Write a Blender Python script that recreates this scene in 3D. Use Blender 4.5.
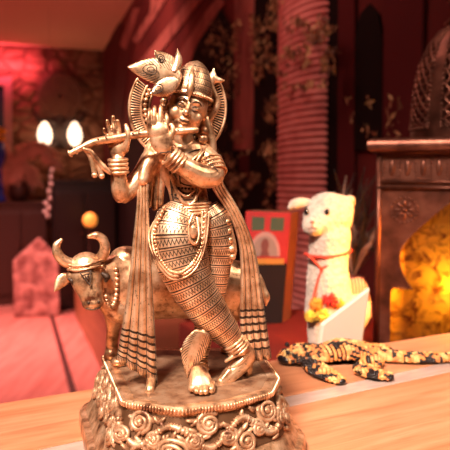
import bpy, math, random
import numpy as np
from mathutils import Vector, Matrix, Quaternion, noise as mnoise

for o in list(bpy.data.objects):
    bpy.data.objects.remove(o)
S = bpy.context.scene
COL = S.collection
R = math.radians

# ------------------------------------------------------------------ camera, world, lights, exposure
ZC = 1.10                                   # height of the bar top
FPX = 625.0
CAM = Vector((0.0, -0.5, ZC + 0.196))
PITCH = math.atan(45 / FPX)
cd = bpy.data.cameras.new('camera')
cd.lens = 50; cd.sensor_width = 36; cd.clip_start = 0.02
cd.dof.use_dof = True; cd.dof.focus_distance = 0.445; cd.dof.aperture_fstop = 12.0
cam = bpy.data.objects.new('camera', cd); COL.objects.link(cam)
cam.location = CAM; cam.rotation_euler = (math.pi/2 - PITCH, 0, 0)
S.camera = cam
w = bpy.data.worlds.new('world'); S.world = w; w.use_nodes = True
w.node_tree.nodes['Background'].inputs[0].default_value = (0.5, 0.12, 0.07, 1)
w.node_tree.nodes['Background'].inputs[1].default_value = 0.05
S.view_settings.view_transform = 'Standard'; S.view_settings.look = 'None'
S.view_settings.gamma = 1; S.view_settings.use_curve_mapping = False
S.view_settings.exposure = 0.0

def area(name, loc, target, size, power, color, sizey=None, spread=180):
    l = bpy.data.lights.new(name, 'AREA'); l.size = size; l.energy = power; l.color = color
    if sizey: l.shape = 'RECTANGLE'; l.size_y = sizey
    l.spread = math.radians(spread)
    o = bpy.data.objects.new(name, l); COL.objects.link(o); o.location = loc
    o.rotation_euler = (Vector(target) - Vector(loc)).to_track_quat('-Z', 'Y').to_euler()
    return o
def point(name, loc, power, color, rad=0.02):
    l = bpy.data.lights.new(name, 'POINT'); l.energy = power; l.color = color; l.shadow_soft_size = rad
    o = bpy.data.objects.new(name, l); COL.objects.link(o); o.location = loc
    return o
area('bar_light', (-0.42, -1.10, 2.55), (0.03, 0.0, ZC + .1), 0.36, 10.0, (1.0, 0.79, 0.64), None, 48)
area('side_light', (0.62, -0.35, 2.0), (0.02, -0.05, ZC + .05), 0.25, 6, (1.0, 0.80, 0.62))
area('amber_light', (0.56, 0.20, 1.27), (0.165, 0.385, 1.17), 0.12, 1.3, (1.0, 0.36, 0.05), None, 40)  # unseen spot added off to the right to tint the alpaca amber
area('room_light', (-2.0, 4.2, 2.55), (-1.75, 4.4, 0), 1.0, 80, (1.0, 0.34, 0.30), None, 100)
area('mural_light', (-0.5, 1.0, 2.6), (0.25, 1.8, 1.6), 0.5, 9, (1.0, 0.52, 0.42))
area('mural_light', (-1.3, 3.2, 2.6), (-.55, 4.2, 2.0), 0.5, 13, (1.0, 0.52, 0.42), None, 110)  # added without a fixture, to brighten the far arch bands
area('wall_light', (-2.52, 6.46, 2.60), (-2.60, 6.66, 2.56), 0.8, 13, (1.0, 0.10, 0.17), 0.08)

# ------------------------------------------------------------------ pixel -> place helpers
def ray(px, py):
    a, b = (px - 225) / FPX, (225 - py) / FPX
    c, s = math.cos(PITCH), math.sin(PITCH)
    return Vector((a, c + b*s, -s + b*c))
def at(px, py, y):                           # point on a pixel's ray at world depth y
    d = ray(px, py); return CAM + d * ((y - CAM.y) / d.y)
def onz(px, py, z):                          # point on a pixel's ray at height z
    d = ray(px, py); return CAM + d * ((z - CAM.z) / d.z)
def onplane(px, py, p0, n):
    d = ray(px, py); return CAM + d * ((p0 - CAM).dot(n) / d.dot(n))
U = 0.0007
def F(px, py, t=0):                          # statue space: t is towards the viewer
    return at(px, py, -0.06 + .2*(px - 195)*U - t*U)
def Fs(t=0): return (0.44 - t*U) / FPX       # metres per pixel there

# ------------------------------------------------------------------ materials
def mat(name, col=(.5, .5, .5), rough=.5, metal=0, spec=None):
    m = bpy.data.materials.new(name); m.use_nodes = True
    b = m.node_tree.nodes['Principled BSDF']
    b.inputs['Base Color'].default_value = (*col, 1); b.inputs['Roughness'].default_value = rough
    b.inputs['Metallic'].default_value = metal
    if spec is not None: b.inputs['Specular IOR Level'].default_value = spec
    return m
class NT:
    def __init__(s, m):
        s.t = m.node_tree; s.b = s.t.nodes['Principled BSDF']; s.m = m
    def n(s, typ, **kw):
        x = s.t.nodes.new(typ)
        for k, v in kw.items():
            if k in x.inputs.keys(): x.inputs[k].default_value = v
            else: setattr(x, k, v)
        return x
    def l(s, a, b): s.t.links.new(a, b)
    def math(s, op, a, b=None, c=None):
        x = s.t.nodes.new('ShaderNodeMath'); x.operation = op
        for i, v in enumerate((a, b, c)):
            if v is None: continue
            if isinstance(v, (int, float)): x.inputs[i].default_value = v
            else: s.l(v, x.inputs[i])
        return x.outputs[0]
    def coord(s, kind='Object', scale=(1, 1, 1), rot=(0, 0, 0)):
        tc = s.n('ShaderNodeTexCoord'); mp = s.n('ShaderNodeMapping')
        mp.inputs['Scale'].default_value = scale; mp.inputs['Rotation'].default_value = rot
        s.l(tc.outputs[kind], mp.inputs[0]); return mp.outputs[0]
    def noise(s, vec, scale, detail=4, rough=.55, dist=0):
        x = s.n('ShaderNodeTexNoise', Scale=scale, Detail=detail, Roughness=rough, Distortion=dist)
        s.l(vec, x.inputs['Vector']); return x.outputs['Fac']
    def ramp(s, fac, stops):
        x = s.n('ShaderNodeValToRGB'); e = x.color_ramp.elements
        while len(e) < len(stops): e.new(.5)
        for q, (p, c) in zip(e, stops): q.position = p; q.color = (*c, 1) if len(c) == 3 else c
        s.l(fac, x.inputs[0]); return x.outputs[0]
    def mix(s, fac, a, b):
        x = s.n('ShaderNodeMix'); x.data_type = 'RGBA'
        for i, v in ((0, fac), (6, a), (7, b)):
            if isinstance(v, (int, float)): x.inputs[i].default_value = v
            elif isinstance(v, tuple): x.inputs[i].default_value = (*v, 1)
            else: s.l(v, x.inputs[i])
        return x.outputs[2]
    def bump(s, h, strength=.3, dist=.001):
        x = s.n('ShaderNodeBump', Strength=strength, Distance=dist)
        s.l(h, x.inputs['Height']); s.l(x.outputs[0], s.b.inputs['Normal'])
    def base(s, c): s.l(c, s.b.inputs['Base Color'])

BR_HI, BR_MID, BR_LO = (.92, .645, .435), (.61, .345, .19), (.15, .056, .028)
PATINA = (.030, .013, .007)
def brass(name, engraved=None, dull=0.0, worn=0.0):
    m = mat(name, BR_MID, .34, .80); t = NT(m)
    co = t.coord('Object')
    n1 = t.noise(co, 90, 5, .6); n2 = t.noise(co, 420, 3, .6)
    c = t.ramp(n1, [(.33 - worn, BR_LO), (.48 - worn, BR_MID), (.70 - worn, BR_HI)])
    spots = t.ramp(n2, [(.30, (0, 0, 0)), (.40, (1, 1, 1))])
    c = t.mix(spots, tuple(.45*x for x in BR_MID), c)
    h = n2
    if engraved:
        g = engraved(t)
        c = t.mix(g, c, PATINA)
        h = t.math('SUBTRACT', t.math('MULTIPLY', n2, .15), g)
        t.bump(h, .8, .0006)
        t.l(t.math('SUBTRACT', 1.0, t.math('MULTIPLY_ADD', g, .6, .12)), t.b.inputs['Metallic'])
    else:
        t.bump(h, .25, .0004)
    if dull:
        c = t.mix(dull, c, (.10, .047, .028)); t.b.inputs['Metallic'].default_value = .55
    r = t.math('MULTIPLY_ADD', n1, .25, .24 + dull*.2)
    t.l(r, t.b.inputs['Roughness']); t.base(c)
    return m
def uvs(t):
    tc = t.n('ShaderNodeTexCoord'); sp = t.n('ShaderNodeSeparateXYZ'); t.l(tc.outputs['UV'], sp.inputs[0])
    return sp.outputs[0], sp.outputs[1]
def g_bands(t):                               # rows of engraved lines with zigzags between
    u, v = uvs(t)
    f = t.math('FRACT', t.math('MULTIPLY', v, 10.5))
    l1 = t.math('LESS_THAN', f, .13)
    l2 = t.math('MULTIPLY', t.math('GREATER_THAN', f, .26), t.math('LESS_THAN', f, .34))
    z = t.math('PINGPONG', t.math('MULTIPLY', u, 22.0), .5)
    d = t.math('ABSOLUTE', t.math('SUBTRACT', t.math('MULTIPLY_ADD', z, .9, .42), f))
    zz = t.math('LESS_THAN', d, .10)
    return t.math('MINIMUM', t.math('ADD', t.math('ADD', l1, l2), t.math('MULTIPLY', zz, 1.0)), 1.0)
def g_cloth(t):                               # dark valley lines painting in fold shade and, low down, cross bands
    u, v = uvs(t)
    low = t.math('GREATER_THAN', v, .80)
    f = t.math('FRACT', t.math('MULTIPLY', v, 38.0))
    seam = t.math('MULTIPLY', t.math('LESS_THAN', t.math('FRACT', t.math('MULTIPLY_ADD', u, 4.0, .125)), .11), .9)  # deepens the folds by colour where their own shading is weak
    bands = t.math('MULTIPLY', low, t.math('MULTIPLY', t.math('LESS_THAN', f, .36), t.math('LESS_THAN', v, .955)))
    fr = t.math('MULTIPLY', t.math('GREATER_THAN', v, .955), t.math('LESS_THAN', t.math('FRACT', t.math('MULTIPLY', u, 26.0)), .35))
    dots = t.noise(t.coord('Object'), 700, 2)
    dt = t.math('MULTIPLY', t.math('LESS_THAN', dots, .30), .6)
    return t.math('MINIMUM', t.math('ADD', t.math('ADD', bands, seam), t.math('ADD', fr, dt)), 1.0)
def g_feather(t):
    u, v = uvs(t)
    s = t.math('ABSOLUTE', t.math('SUBTRACT', u, .5))
    f = t.math('FRACT', t.math('SUBTRACT', t.math('MULTIPLY', v, 15.0), t.math('MULTIPLY', s, 9.0)))
    return t.math('MULTIPLY', t.math('LESS_THAN', f, .28), t.math('GREATER_THAN', s, .2))
def g_crown(t):
    u, v = uvs(t)
    f = t.math('FRACT', t.math('MULTIPLY', v, 11.0)); g = t.math('FRACT', t.math('MULTIPLY', u, 26.0))
    a = t.math('LESS_THAN', f, .16)
    b = t.math('LESS_THAN', t.math('ABSOLUTE', t.math('SUBTRACT', f, t.math('MULTIPLY_ADD', t.math('PINGPONG', g, .5), 1.2, .2))), .10)
    return t.math('MINIMUM', t.math('ADD', a, b), 1.0)
BR = brass('brass')
BR_LEG = brass('brass_engraved_wrap', g_bands, 0, .07)
BR_CLOTH = brass('brass_engraved_shawl', g_cloth, 0, .13)
BR_FEA = brass('brass_engraved_feather', g_feather, 0, .08)
BR_CRN = brass('brass_engraved_crown', g_crown)
BR_DULL = brass('brass_worn', None, .68)
BR_FRZ = brass('brass_carved', None, .4)
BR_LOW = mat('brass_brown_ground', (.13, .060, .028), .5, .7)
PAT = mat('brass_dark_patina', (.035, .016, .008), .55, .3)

# ------------------------------------------------------------------ mesh builder
class MB:
    def __init__(s): s.v = []; s.f = []; s.uv = []; s.mi = []; s.cur = 0
    def add(s, vs, fs, uv=None):
        o = len(s.v); s.v += [tuple(p) for p in vs]
        s.uv += list(uv) if uv is not None else [(0, 0)]*len(vs)
        for q in fs: s.f.append(tuple(i + o for i in q)); s.mi.append(s.cur)
        return s
    def box(s, c, size, M=None):
        c = Vector(c); hx, hy, hz = [q/2 for q in size]
        vs = [Vector((x, y, z)) for x in (-hx, hx) for y in (-hy, hy) for z in (-hz, hz)]
        vs = [(c + (M @ p if M else p)) for p in vs]
        return s.add(vs, [(0, 1, 3, 2), (4, 6, 7, 5), (0, 4, 5, 1), (2, 3, 7, 6), (0, 2, 6, 4), (1, 5, 7, 3)])
    def prism(s, poly, ext):                  # poly: 3-D outline; ext: extrusion vector
        n = len(poly); ext = Vector(ext)
        vs = [Vector(p) for p in poly] + [Vector(p) + ext for p in poly]
        return s.add(vs, [tuple(range(n))[::-1], tuple(range(n, 2*n))] + [(i, (i+1) % n, n + (i+1) % n, n + i) for i in range(n)])
    def ell(s, c, r, M=None, seg=20, ring=12):
        c = Vector(c); r = (r,)*3 if isinstance(r, (int, float)) else r
        vs = []; uv = []
        for i in range(ring + 1):
            a = math.pi*i/ring
            for j in range(seg):
                b = 2*math.pi*j/seg
                p = Vector((r[0]*math.sin(a)*math.cos(b), r[1]*math.sin(a)*math.sin(b), r[2]*math.cos(a)))
                vs.append(c + (M @ p if M else p)); uv.append((j/seg, i/ring))
        fs = [(i*seg + j, (i+1)*seg + j, (i+1)*seg + (j+1) % seg, i*seg + (j+1) % seg) for i in range(ring) for j in range(seg)]
        return s.add(vs, fs, uv)
    def tube(s, pts, rad, seg=14, up=None, round_caps=False, closed=False, sub=6, uvscale=1.0, mod=None):
        """smooth tube through pts; rad: radius or (in-plane, depth) per point; up: reference side vector"""
        P = [Vector(p) for p in pts]; n = len(P)
        if not isinstance(rad, (list, tuple)) or (isinstance(rad, tuple)): rad = [rad]*n
        RR = [(r, r) if isinstance(r, (int, float)) else r for r in rad]
        Q = []; RQ = []
        m = n if closed else n - 1
        for i in range(m):
            g = (lambda k: P[k % n]) if closed else (lambda k: P[min(max(k, 0), n-1)])
            rg = (lambda k: RR[k % n]) if closed else (lambda k: RR[min(max(k, 0), n-1)])
            p0, p1, p2, p3 = g(i-1), g(i), g(i+1), g(i+2)
            r1, r2 = rg(i), rg(i+1)
            for k in range(sub):
                t = k/sub; t2 = t*t; t3 = t2*t
                Q.append(.5*((2*p1) + (p2-p0)*t + (2*p0-5*p1+4*p2-p3)*t2 + (3*p1-p0-3*p2+p3)*t3))
                e = t*t*(3-2*t)
                RQ.append((r1[0]*(1-e)+r2[0]*e, r1[1]*(1-e)+r2[1]*e))
        if not closed: Q.append(P[-1]); RQ.append(RR[-1])
        N = len(Q); T = []
        for i in range(N):
            a = Q[(i-1) % N] if closed else Q[max(i-1, 0)]; b = Q[(i+1) % N] if closed else Q[min(i+1, N-1)]
            d = b - a; T.append(d.normalized() if d.length > 1e-12 else Vector((0, 0, 1)))
        if round_caps and not closed:
            def cap(q, tdir, rr, sgn):
                out = []
                for k in range(1, 5):
                    a = k/4.0*math.pi/2 * .995
                    out.append((q + tdir*(sgn*math.sin(a)*min(rr)), (rr[0]*math.cos(a), rr[1]*math.cos(a)), tdir))
                return out
            st = cap(Q[0], T[0], RQ[0], -1)[::-1]; en = cap(Q[-1], T[-1], RQ[-1], 1)
            Q = [a[0] for a in st] + Q + [a[0] for a in en]; RQ = [a[1] for a in st] + RQ + [a[1] for a in en]
            T = [a[2] for a in st] + T + [a[2] for a in en]; N = len(Q)
        ref = Vector(up) if up is not None else None
        x = None; vs = []; uv = []; L = 0; LL = [0]
        for i in range(1, N): L += (Q[i]-Q[i-1]).length; LL.append(L)
        for i in range(N):
            t = T[i]
            if ref is not None: y = ref - t*ref.dot(t); y.normalize(); x = t.cross(y)
            else:
                if x is None:
                    x = t.orthogonal().normalized()
                x = (x - t*x.dot(t)).normalized(); y = t.cross(x)
            for j in range(seg):
                a = 2*math.pi*j/seg
                k = mod(LL[i]/max(L, 1e-9), a) if mod else 1.0
                vs.append(Q[i] + x*(RQ[i][0]*math.cos(a)*k) + y*(RQ[i][1]*math.sin(a)*k))
                ua = j/seg; uv.append((abs(ua*2-1), LL[i]*uvscale))
        fs = [(i*seg+j, i*seg+(j+1) % seg, (i+1)*seg+(j+1) % seg, (i+1)*seg+j) for i in range(N-1) for j in range(seg)]
        if closed: fs += [((N-1)*seg+j, (N-1)*seg+(j+1) % seg, (j+1) % seg, j) for j in range(seg)]
        else: fs += [tuple(range(seg))[::-1], tuple((N-1)*seg+j for j in range(seg))]
        return s.add(vs, fs, uv)
    def sheet(s, rows, cols=24, pleat=0, folds=4, thick=.001, nrm=(0, -1, 0), phase=0):
        """rows: list of (left, right) points top to bottom -> pleated slab with thickness"""
        nrm = Vector(nrm); Lr = []
        n = len(rows); sub = 5
        def cr(p0, p1, p2, p3, t): return .5*((2*p1)+(p2-p0)*t+(2*p0-5*p1+4*p2-p3)*t*t+(3*p1-p0-3*p2+p3)*t**3)
        for i in range(n-1):
            g = lambda k: rows[min(max(k, 0), n-1)]
            for k in range(sub):
                Lr.append(tuple(cr(*(g(i+d)[q] for d in (-1, 0, 1, 2)), k/sub) for q in (0, 1)))
        Lr.append(rows[-1]); N = len(Lr)
        vs = []; uv = []
        for side in (1, 0):
            for i, (a, b) in enumerate(Lr):
                for j in range(cols + 1):
                    u = j/cols; wv = abs(math.sin(math.pi*folds*u + phase))**.55
                    vs.append(a.lerp(b, u) + nrm*(pleat*wv*(.35+.65*i/N) + thick*side)); uv.append((u, i/(N-1)))
        C = cols + 1; B = N*C
        fs = []
        for i in range(N-1):
            for j in range(cols):
                q = (i*C+j, (i+1)*C+j, (i+1)*C+j+1, i*C+j+1)
                fs.append(q); fs.append(tuple(B+k for k in q[::-1]))
        for i in range(N-1):
            fs.append((i*C, B+i*C, B+(i+1)*C, (i+1)*C)); fs.append((i*C+cols, (i+1)*C+cols, B+(i+1)*C+cols, B+i*C+cols))
        for j in range(cols):
            fs.append((j, j+1, B+j+1, B+j)); k = (N-1)*C; fs.append((k+j, B+k+j, B+k+j+1, k+j+1))
        return s.add(vs, fs, uv)
    def lathe(s, prof, c, seg=40, a0=0, axis=None):
        c = Vector(c); vs = []; uv = []
        Rm = Vector((0, 0, 1)).rotation_difference(axis).to_matrix() if axis is not None else None
        for i, (r, z) in enumerate(prof):
            for j in range(seg):
                a = a0 + 2*math.pi*j/seg
                p = Vector((r*math.cos(a), r*math.sin(a), z))
                vs.append(c + (Rm @ p if Rm else p)); uv.append((abs(2*j/seg-1), i/(len(prof)-1)))
        n = len(prof)
        fs = [(i*seg+j, i*seg+(j+1) % seg, (i+1)*seg+(j+1) % seg, (i+1)*seg+j) for i in range(n-1) for j in range(seg)]
        fs += [tuple(range(seg))[::-1], tuple((n-1)*seg+j for j in range(seg))]
        return s.add(vs, fs, uv)
    def build(s, name, mats, parent=None, smooth=True, sharp=None, origin=None):
        if not isinstance(mats, (list, tuple)): mats = [mats]
        vs = s.v
        if origin is not None: vs = [tuple(Vector(p) - Vector(origin)) for p in vs]
        me = bpy.data.meshes.new(name); me.from_pydata(vs, [], s.f)
        for m in mats: me.materials.append(m)
        me.polygons.foreach_set('material_index', s.mi)
        uvl = me.uv_layers.new(name='UVMap')
        idx = np.empty(len(me.loops), dtype=np.int32); me.loops.foreach_get('vertex_index', idx)
        uvl.data.foreach_set('uv', np.array(s.uv, dtype=np.float32)[idx].ravel())
        me.polygons.foreach_set('use_smooth', [smooth]*len(me.polygons))
        me.validate(); me.update()
        if smooth and sharp: me.set_sharp_from_angle(angle=R(sharp))
        o = bpy.data.objects.new(name, me); COL.objects.link(o)
        if origin is not None: o.location = origin
        if parent is not None:
            o.parent = parent
            o.matrix_parent_inverse = world_inv(parent)
        return o
def world_inv(p):
    M = Matrix.Identity(4); chain = []
    while p is not None: chain.append(p); p = p.parent
    for q in reversed(chain): M = M @ q.matrix_parent_inverse @ q.matrix_basis
    return M.inverted()
def bevel(o, wd, seg=2, ang=40):
    b = o.modifiers.new('bevel', 'BEVEL'); b.width = wd; b.segments = seg; b.limit_method = 'ANGLE'; b.angle_limit = R(ang)
    return o
def apply_mods(o):
    dg = bpy.context.evaluated_depsgraph_get(); dg.update()
    me = bpy.data.meshes.new_from_object(o.evaluated_get(dg)); old = o.data
    o.modifiers.clear(); o.data = me; bpy.data.meshes.remove(old)
    me.polygons.foreach_set('use_smooth', [True]*len(me.polygons)); me.update()
def remesh(o, voxel, smooth=3, fac=.5):
    r = o.modifiers.new('r', 'REMESH'); r.mode = 'VOXEL'; r.voxel_size = voxel; r.use_smooth_shade = True
    sm = o.modifiers.new('s', 'SMOOTH'); sm.iterations = smooth; sm.factor = fac
    apply_mods(o)
def empty(name, loc, label=None, cat=None, group=None):
    o = bpy.data.objects.new(name, None); COL.objects.link(o); o.location = loc; o.empty_display_size = .05
    if label: tag(o, label, cat, group)
    return o
def tag(o, label, cat, group=None):
    o['label'] = label; o['category'] = cat
    if group: o['group'] = group
    return o
def struct(o): o['kind'] = 'structure'; return o
def rotz(a): return Matrix.Rotation(a, 3, 'Z')
rnd = random.Random(7)

# ------------------------------------------------------------------ the room
VX = Vector((.953, .304, 0)); WX = Vector((.304, -.953, 0))      # across the room; along the mural wall towards us
CORN = Vector((-1.44, 7.0, 0)); NW = Vector((-.953, -.304, 0)); NF = Vector((.304, -.953, 0))
CEIL = ZC + .196 + 1.52
def quad(name, a, b, c, d, m, th):
    return struct(MB().prism([a, b, c, d], th).build(name, m, smooth=False))
def onmural(px, py, off=0): return onplane(px, py, CORN + NW*off, NW)
def onfar(px, py, off=0): return onplane(px, py, CORN + NF*off, NF)
LEFT = CORN - VX*4.5

m_floor = mat('floor_boards', (.5, .17, .12), .35); t = NT(m_floor)
co = t.coord('Object', (1, 1, 1), (0, 0, R(17.7)))
wv = t.noise(t.coord('Object', (9, .8, 1), (0, 0, R(-17.7))), 2.2, 5)
t.base(t.ramp(wv, [(.3, (.44, .17, .14)), (.7, (.66, .33, .28))])); t.bump(wv, .15, .003)
m_ceil = mat('ceiling_paint', (.62, .36, .25), .8)
m_stone = mat('stone_cladding', (.3, .1, .06), .8, 0, .12); t = NT(m_stone)
co = t.coord('Object', (1, 1, 1.5))
vo = t.n('ShaderNodeTexVoronoi', Scale=4.5); t.l(co, vo.inputs['Vector'])
vd = t.n('ShaderNodeTexVoronoi', Scale=4.5); vd.feature = 'DISTANCE_TO_EDGE'; t.l(co, vd.inputs['Vector'])
nz = t.noise(co, 6, 5)
c = t.mix(t.ramp(nz, [(.35, (0, 0, 0)), (.65, (1, 1, 1))]), (.13, .055, .032), (.23, .115, .07))
c = t.mix(t.math('LESS_THAN', vd.outputs[0], .035), c, (.075, .032, .02)); t.base(c)
t.bump(t.math('MINIMUM', t.math('MULTIPLY', vd.outputs[0], 5.0), 1.0), .8, .03)
m_plain = mat('wall_paint', (.16, .035, .028), .85)
m_mural = mat('mural_ground', (.23, .040, .036), .8, 0, .12); t = NT(m_mural)
nz = t.noise(t.coord('Object', (1, 1, .5)), 3.0, 6); t.base(t.ramp(nz, [(.35, (.07, .008, .008)), (.7, (.15, .021, .018))]))

up = Vector((0, 0, 1))
A, B_, C_, D = CORN, CORN + WX*10, LEFT + WX*10, LEFT
quad('floor', A, D, C_, B_, m_floor, (0, 0, -.1))
quad('ceiling', A + up*CEIL, B_ + up*CEIL, C_ + up*CEIL, D + up*CEIL, m_ceil, (0, 0, .1))
quad('wall_far', A, A + up*CEIL, D + up*CEIL, D, m_stone, -NF*.1)
quad('wall_right', A, B_, B_ + up*CEIL, A + up*CEIL, m_mural, -NW*.1)
quad('wall_left', D, D + up*CEIL, C_ + up*CEIL, C_, m_plain, NW*.1)
quad('wall_back', C_, C_ + up*CEIL, B_ + up*CEIL, B_, m_plain, NF*.1)
# dark inlay strip in the floor, running down the room
sa, sb = onz(74, 395, 0), onz(50, 310, 0); d = (sb - sa).normalized(); pn = Vector((d.y, -d.x, 0))
m_strip = mat('floor_inlay', (.05, .012, .01), .6)
a0, a1 = sa - d*2.0, sb + d*.3
struct(MB().prism([a0 - pn*.02, a0 + pn*.02, a1 + pn*.02, a1 - pn*.02], (0, 0, .004)).build('trim_1', m_strip, smooth=False))
# built-in bench along the mural wall
m_bench = mat('bench_wood', (.30, .12, .06), .45); t = NT(m_bench)
nz = t.noise(t.coord('Object', (1, 1, 9)), 3, 4); t.base(t.ramp(nz, [(.3, (.26, .115, .05)), (.7, (.40, .19, .085))]))
b0, b1 = onz(113, 395, 0), onz(75, 317, 0); bd = (b1 - b0).normalized()
q0, q1 = b0 - bd*1.9, b1
def towall(p): return p + NW*((CORN - p).dot(NW) + .002)
bench = MB().prism([q0, towall(q0), towall(q1), q1], (0, 0, .42)).build('bench', m_bench, smooth=False)
bevel(bench, .015); tag(bench, 'long low brown wooden bench running along the mural wall', 'bench')
top = MB().prism([q0 - NW*-.02 + up*.42, towall(q0) + up*.42, towall(q1) + up*.42, q1 + NW*.02 + up*.42], (0, 0, .03)).build('seat_board', m_bench, bench, smooth=False)

# ------------------------------------------------------------------ bar top
E = Vector((.886, .463, 0)).normalized(); NN = Vector((-E.y, E.x, 0)); EO = Vector((-.194, .04, ZC))
def bar(e, n, z=0): return EO + E*e + NN*n + up*z
m_wood = mat('bar_wood', (.6, .33, .16), .38); t = NT(m_wood)
ang = math.atan2(E.y, E.x)
co = t.coord('Object', (1.6, 16, 16)); co2 = t.coord('Object', (5, 90, 60)); co3 = t.coord('Object', (1, 4, 4))
n1 = t.noise(co, 3.2, 6, .6, 1.2); n2 = t.noise(co2, 4, 3); n3 = t.noise(co3, 5, 2)
c = t.ramp(n1, [(.26, (.26, .085, .036)), (.45, (.42, .165, .080)), (.62, (.52, .235, .128)), (.8, (.60, .31, .19))])
c = t.mix(t.ramp(n2, [(.28, (.4, .4, .4)), (.45, (0, 0, 0))]), c, (.27, .085, .036))
c = t.mix(t.ramp(n3, [(.4, (0, 0, 0)), (.7, (.35, .35, .35))]), c, (.50, .18, .08))
t.base(c); t.bump(n2, .08, .0006)
m_resin = mat('resin_seam', (.60, .47, .40), .22); t = NT(m_resin)
t.base(t.ramp(t.noise(t.coord('Object', (3, 14, 1)), 9, 4), [(.3, (.33, .225, .19)), (.7, (.43, .315, .275))]))
barroot = empty('bar_top', bar(.2, -.3, -.04), 'wooden bar top with a pale seam, brass statue standing on it', 'counter')
# seam line from the picture, in bar coordinates
def en(p): q = p - EO; return q.dot(E), q.dot(NN)
s0, s1 = en(onz(258, 402, ZC)), en(onz(450, 361, ZC)); u0, u1 = en(onz(258, 413, ZC)), en(onz(450, 371.5, ZC))
def line(a, b, e): return a[1] + (b[1]-a[1])*(e-a[0])/(b[0]-a[0])
e0, e1 = -.75, .72
def slab(name, pts, m, z0=0, th=.04):
    Mo = Matrix.Rotation(ang, 4, 'Z'); Mo.translation = EO
    poly = [Vector((e, n, z0)) for e, n in pts]
    o = MB().prism(poly, (0, 0, -th)).build(name, m, smooth=False)
    o.matrix_world = Mo; o.parent = barroot; o.matrix_parent_inverse = world_inv(barroot)
    return bevel(o, .0012, 2)
slab('back_plank', [(e0, 0), (e0, line(s0, s1, e0)), (e1, line(s0, s1, e1)), (e1, 0)], m_wood)
slab('resin_seam', [(e0, line(s0, s1, e0)), (e0, line(u0, u1, e0)), (e1, line(u0, u1, e1)), (e1, line(s0, s1, e1))], m_resin, -.0003)
slab('front_plank', [(e0, line(u0, u1, e0)), (e0, -.62), (e1, -.62), (e1, line(u0, u1, e1))], m_wood)
m_dark = mat('dark_red_wood', (.16, .03, .022), .4)
fb = MB().prism([bar(e0+.04, -.04, -.04), bar(e0+.04, -.5, -.04), bar(e1-.04, -.5, -.04), bar(e1-.04, -.04, -.04)], (0, 0, -(ZC-.04))).build('bar_body', m_dark, barroot, smooth=False)
# lower back counter
LZ = 1.03
ledge = MB().prism([Vector((bar(e, n).x, bar(e, n).y, 0)) for e, n in ((.38, .012), (.38, .50), (.80, .50), (1.0, .38), (1.0, .012))], (0, 0, LZ)).build('back_counter', mat('back_counter_lacquer', (.15, .016, .012), .45, 0, .3), smooth=False)
bevel(ledge, .006); tag(ledge, 'dark red lower counter behind the bar, carrying the plush alpaca', 'counter')

# ------------------------------------------------------------------ mural on the wall
def mpoly(mb, pts, off, th=.006):
    P = [onmural(x, y, off) for x, y in pts]
    for p in P: p.z = max(p.z, .46)
    mb.prism(P, NW*th)
m_pink = mat('mural_rose', (.40, .085, .066), .8, 0, .12); t = NT(m_pink)
nz = t.noise(t.coord('Object', (1, 1, .4)), 9, 5); t.base(t.ramp(nz, [(.35, (.17, .040, .034)), (.7, (.38, .105, .085))]))
m_red = mat('mural_red', (.075, .008, .008), .8, 0, .12)
m_deep = mat('mural_deep', (.008, .0022, .0018), .9, 0, .12)
m_mid = mat('mural_maroon', (.075, .008, .009), .85, 0, .12)
mural = empty('mural_painting', onmural(250, 250), 'red wall mural of arches, leafy vines and a ribbed column', 'mural')
mb = MB()
for pl in ([(104, 165), (104, 60), (116, 22), (124, 25), (114, 70), (112, 170)], [(112, 100), (122, 38), (136, 4), (152, 0), (132, 52), (122, 120)],
           ): mpoly(mb, pl, .004)
mb.build('drapery', m_red, mural, smooth=False)
mb = MB()
for pl in ([(140, 62), (196, -8), (212, -12), (150, 66)], [(133, 40), (162, -6), (170, -6), (138, 44)], [(176, 60), (205, 14), (218, -2), (226, 2), (200, 40), (186, 74)],
           [(120, 45), (134, 8), (140, 8), (126, 50)], [(150, 20), (152, -6), (157, -6), (156, 14)]): mpoly(mb, pl, .007)
mb.build('arch_band', m_pink, mural, smooth=False)
mb = MB()
mpoly(mb, [(190, 175), (188, 70), (196, 30), (208, 12), (222, 10), (234, 30), (238, 70), (238, 175)], .005)
mpoly(mb, [(104, 330), (104, 172), (135, 130), (188, 150), (240, 172), (276, 200), (276, 330)], .0035)
mpoly(mb, [(250, 210), (252, -10), (279, -10), (279, 210)], .0045)
mpoly(mb, [(325, 290), (326, -10), (340, -10), (339, 290)], .0045)
mpoly(mb, [(355, 150), (356, 40), (362, 14), (371, 4), (380, 14), (384, 40), (384, 150)], .0045)
mb.build('arch_opening', m_deep, mural, smooth=False)
mb = MB(); mpoly(mb, [(235, 150), (236, -10), (255, -10), (254, 150)], .009)
mb.build('pilaster', m_pink, mural, smooth=False)
mb = MB(); mpoly(mb, [(339, 200), (340, -8), (356, -8), (355, 200)], .008); mpoly(mb, [(384, 180), (386, -8), (425, -8), (420, 180)], .008)
mb.build('wall_panel', m_mid, mural, smooth=False)
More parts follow.
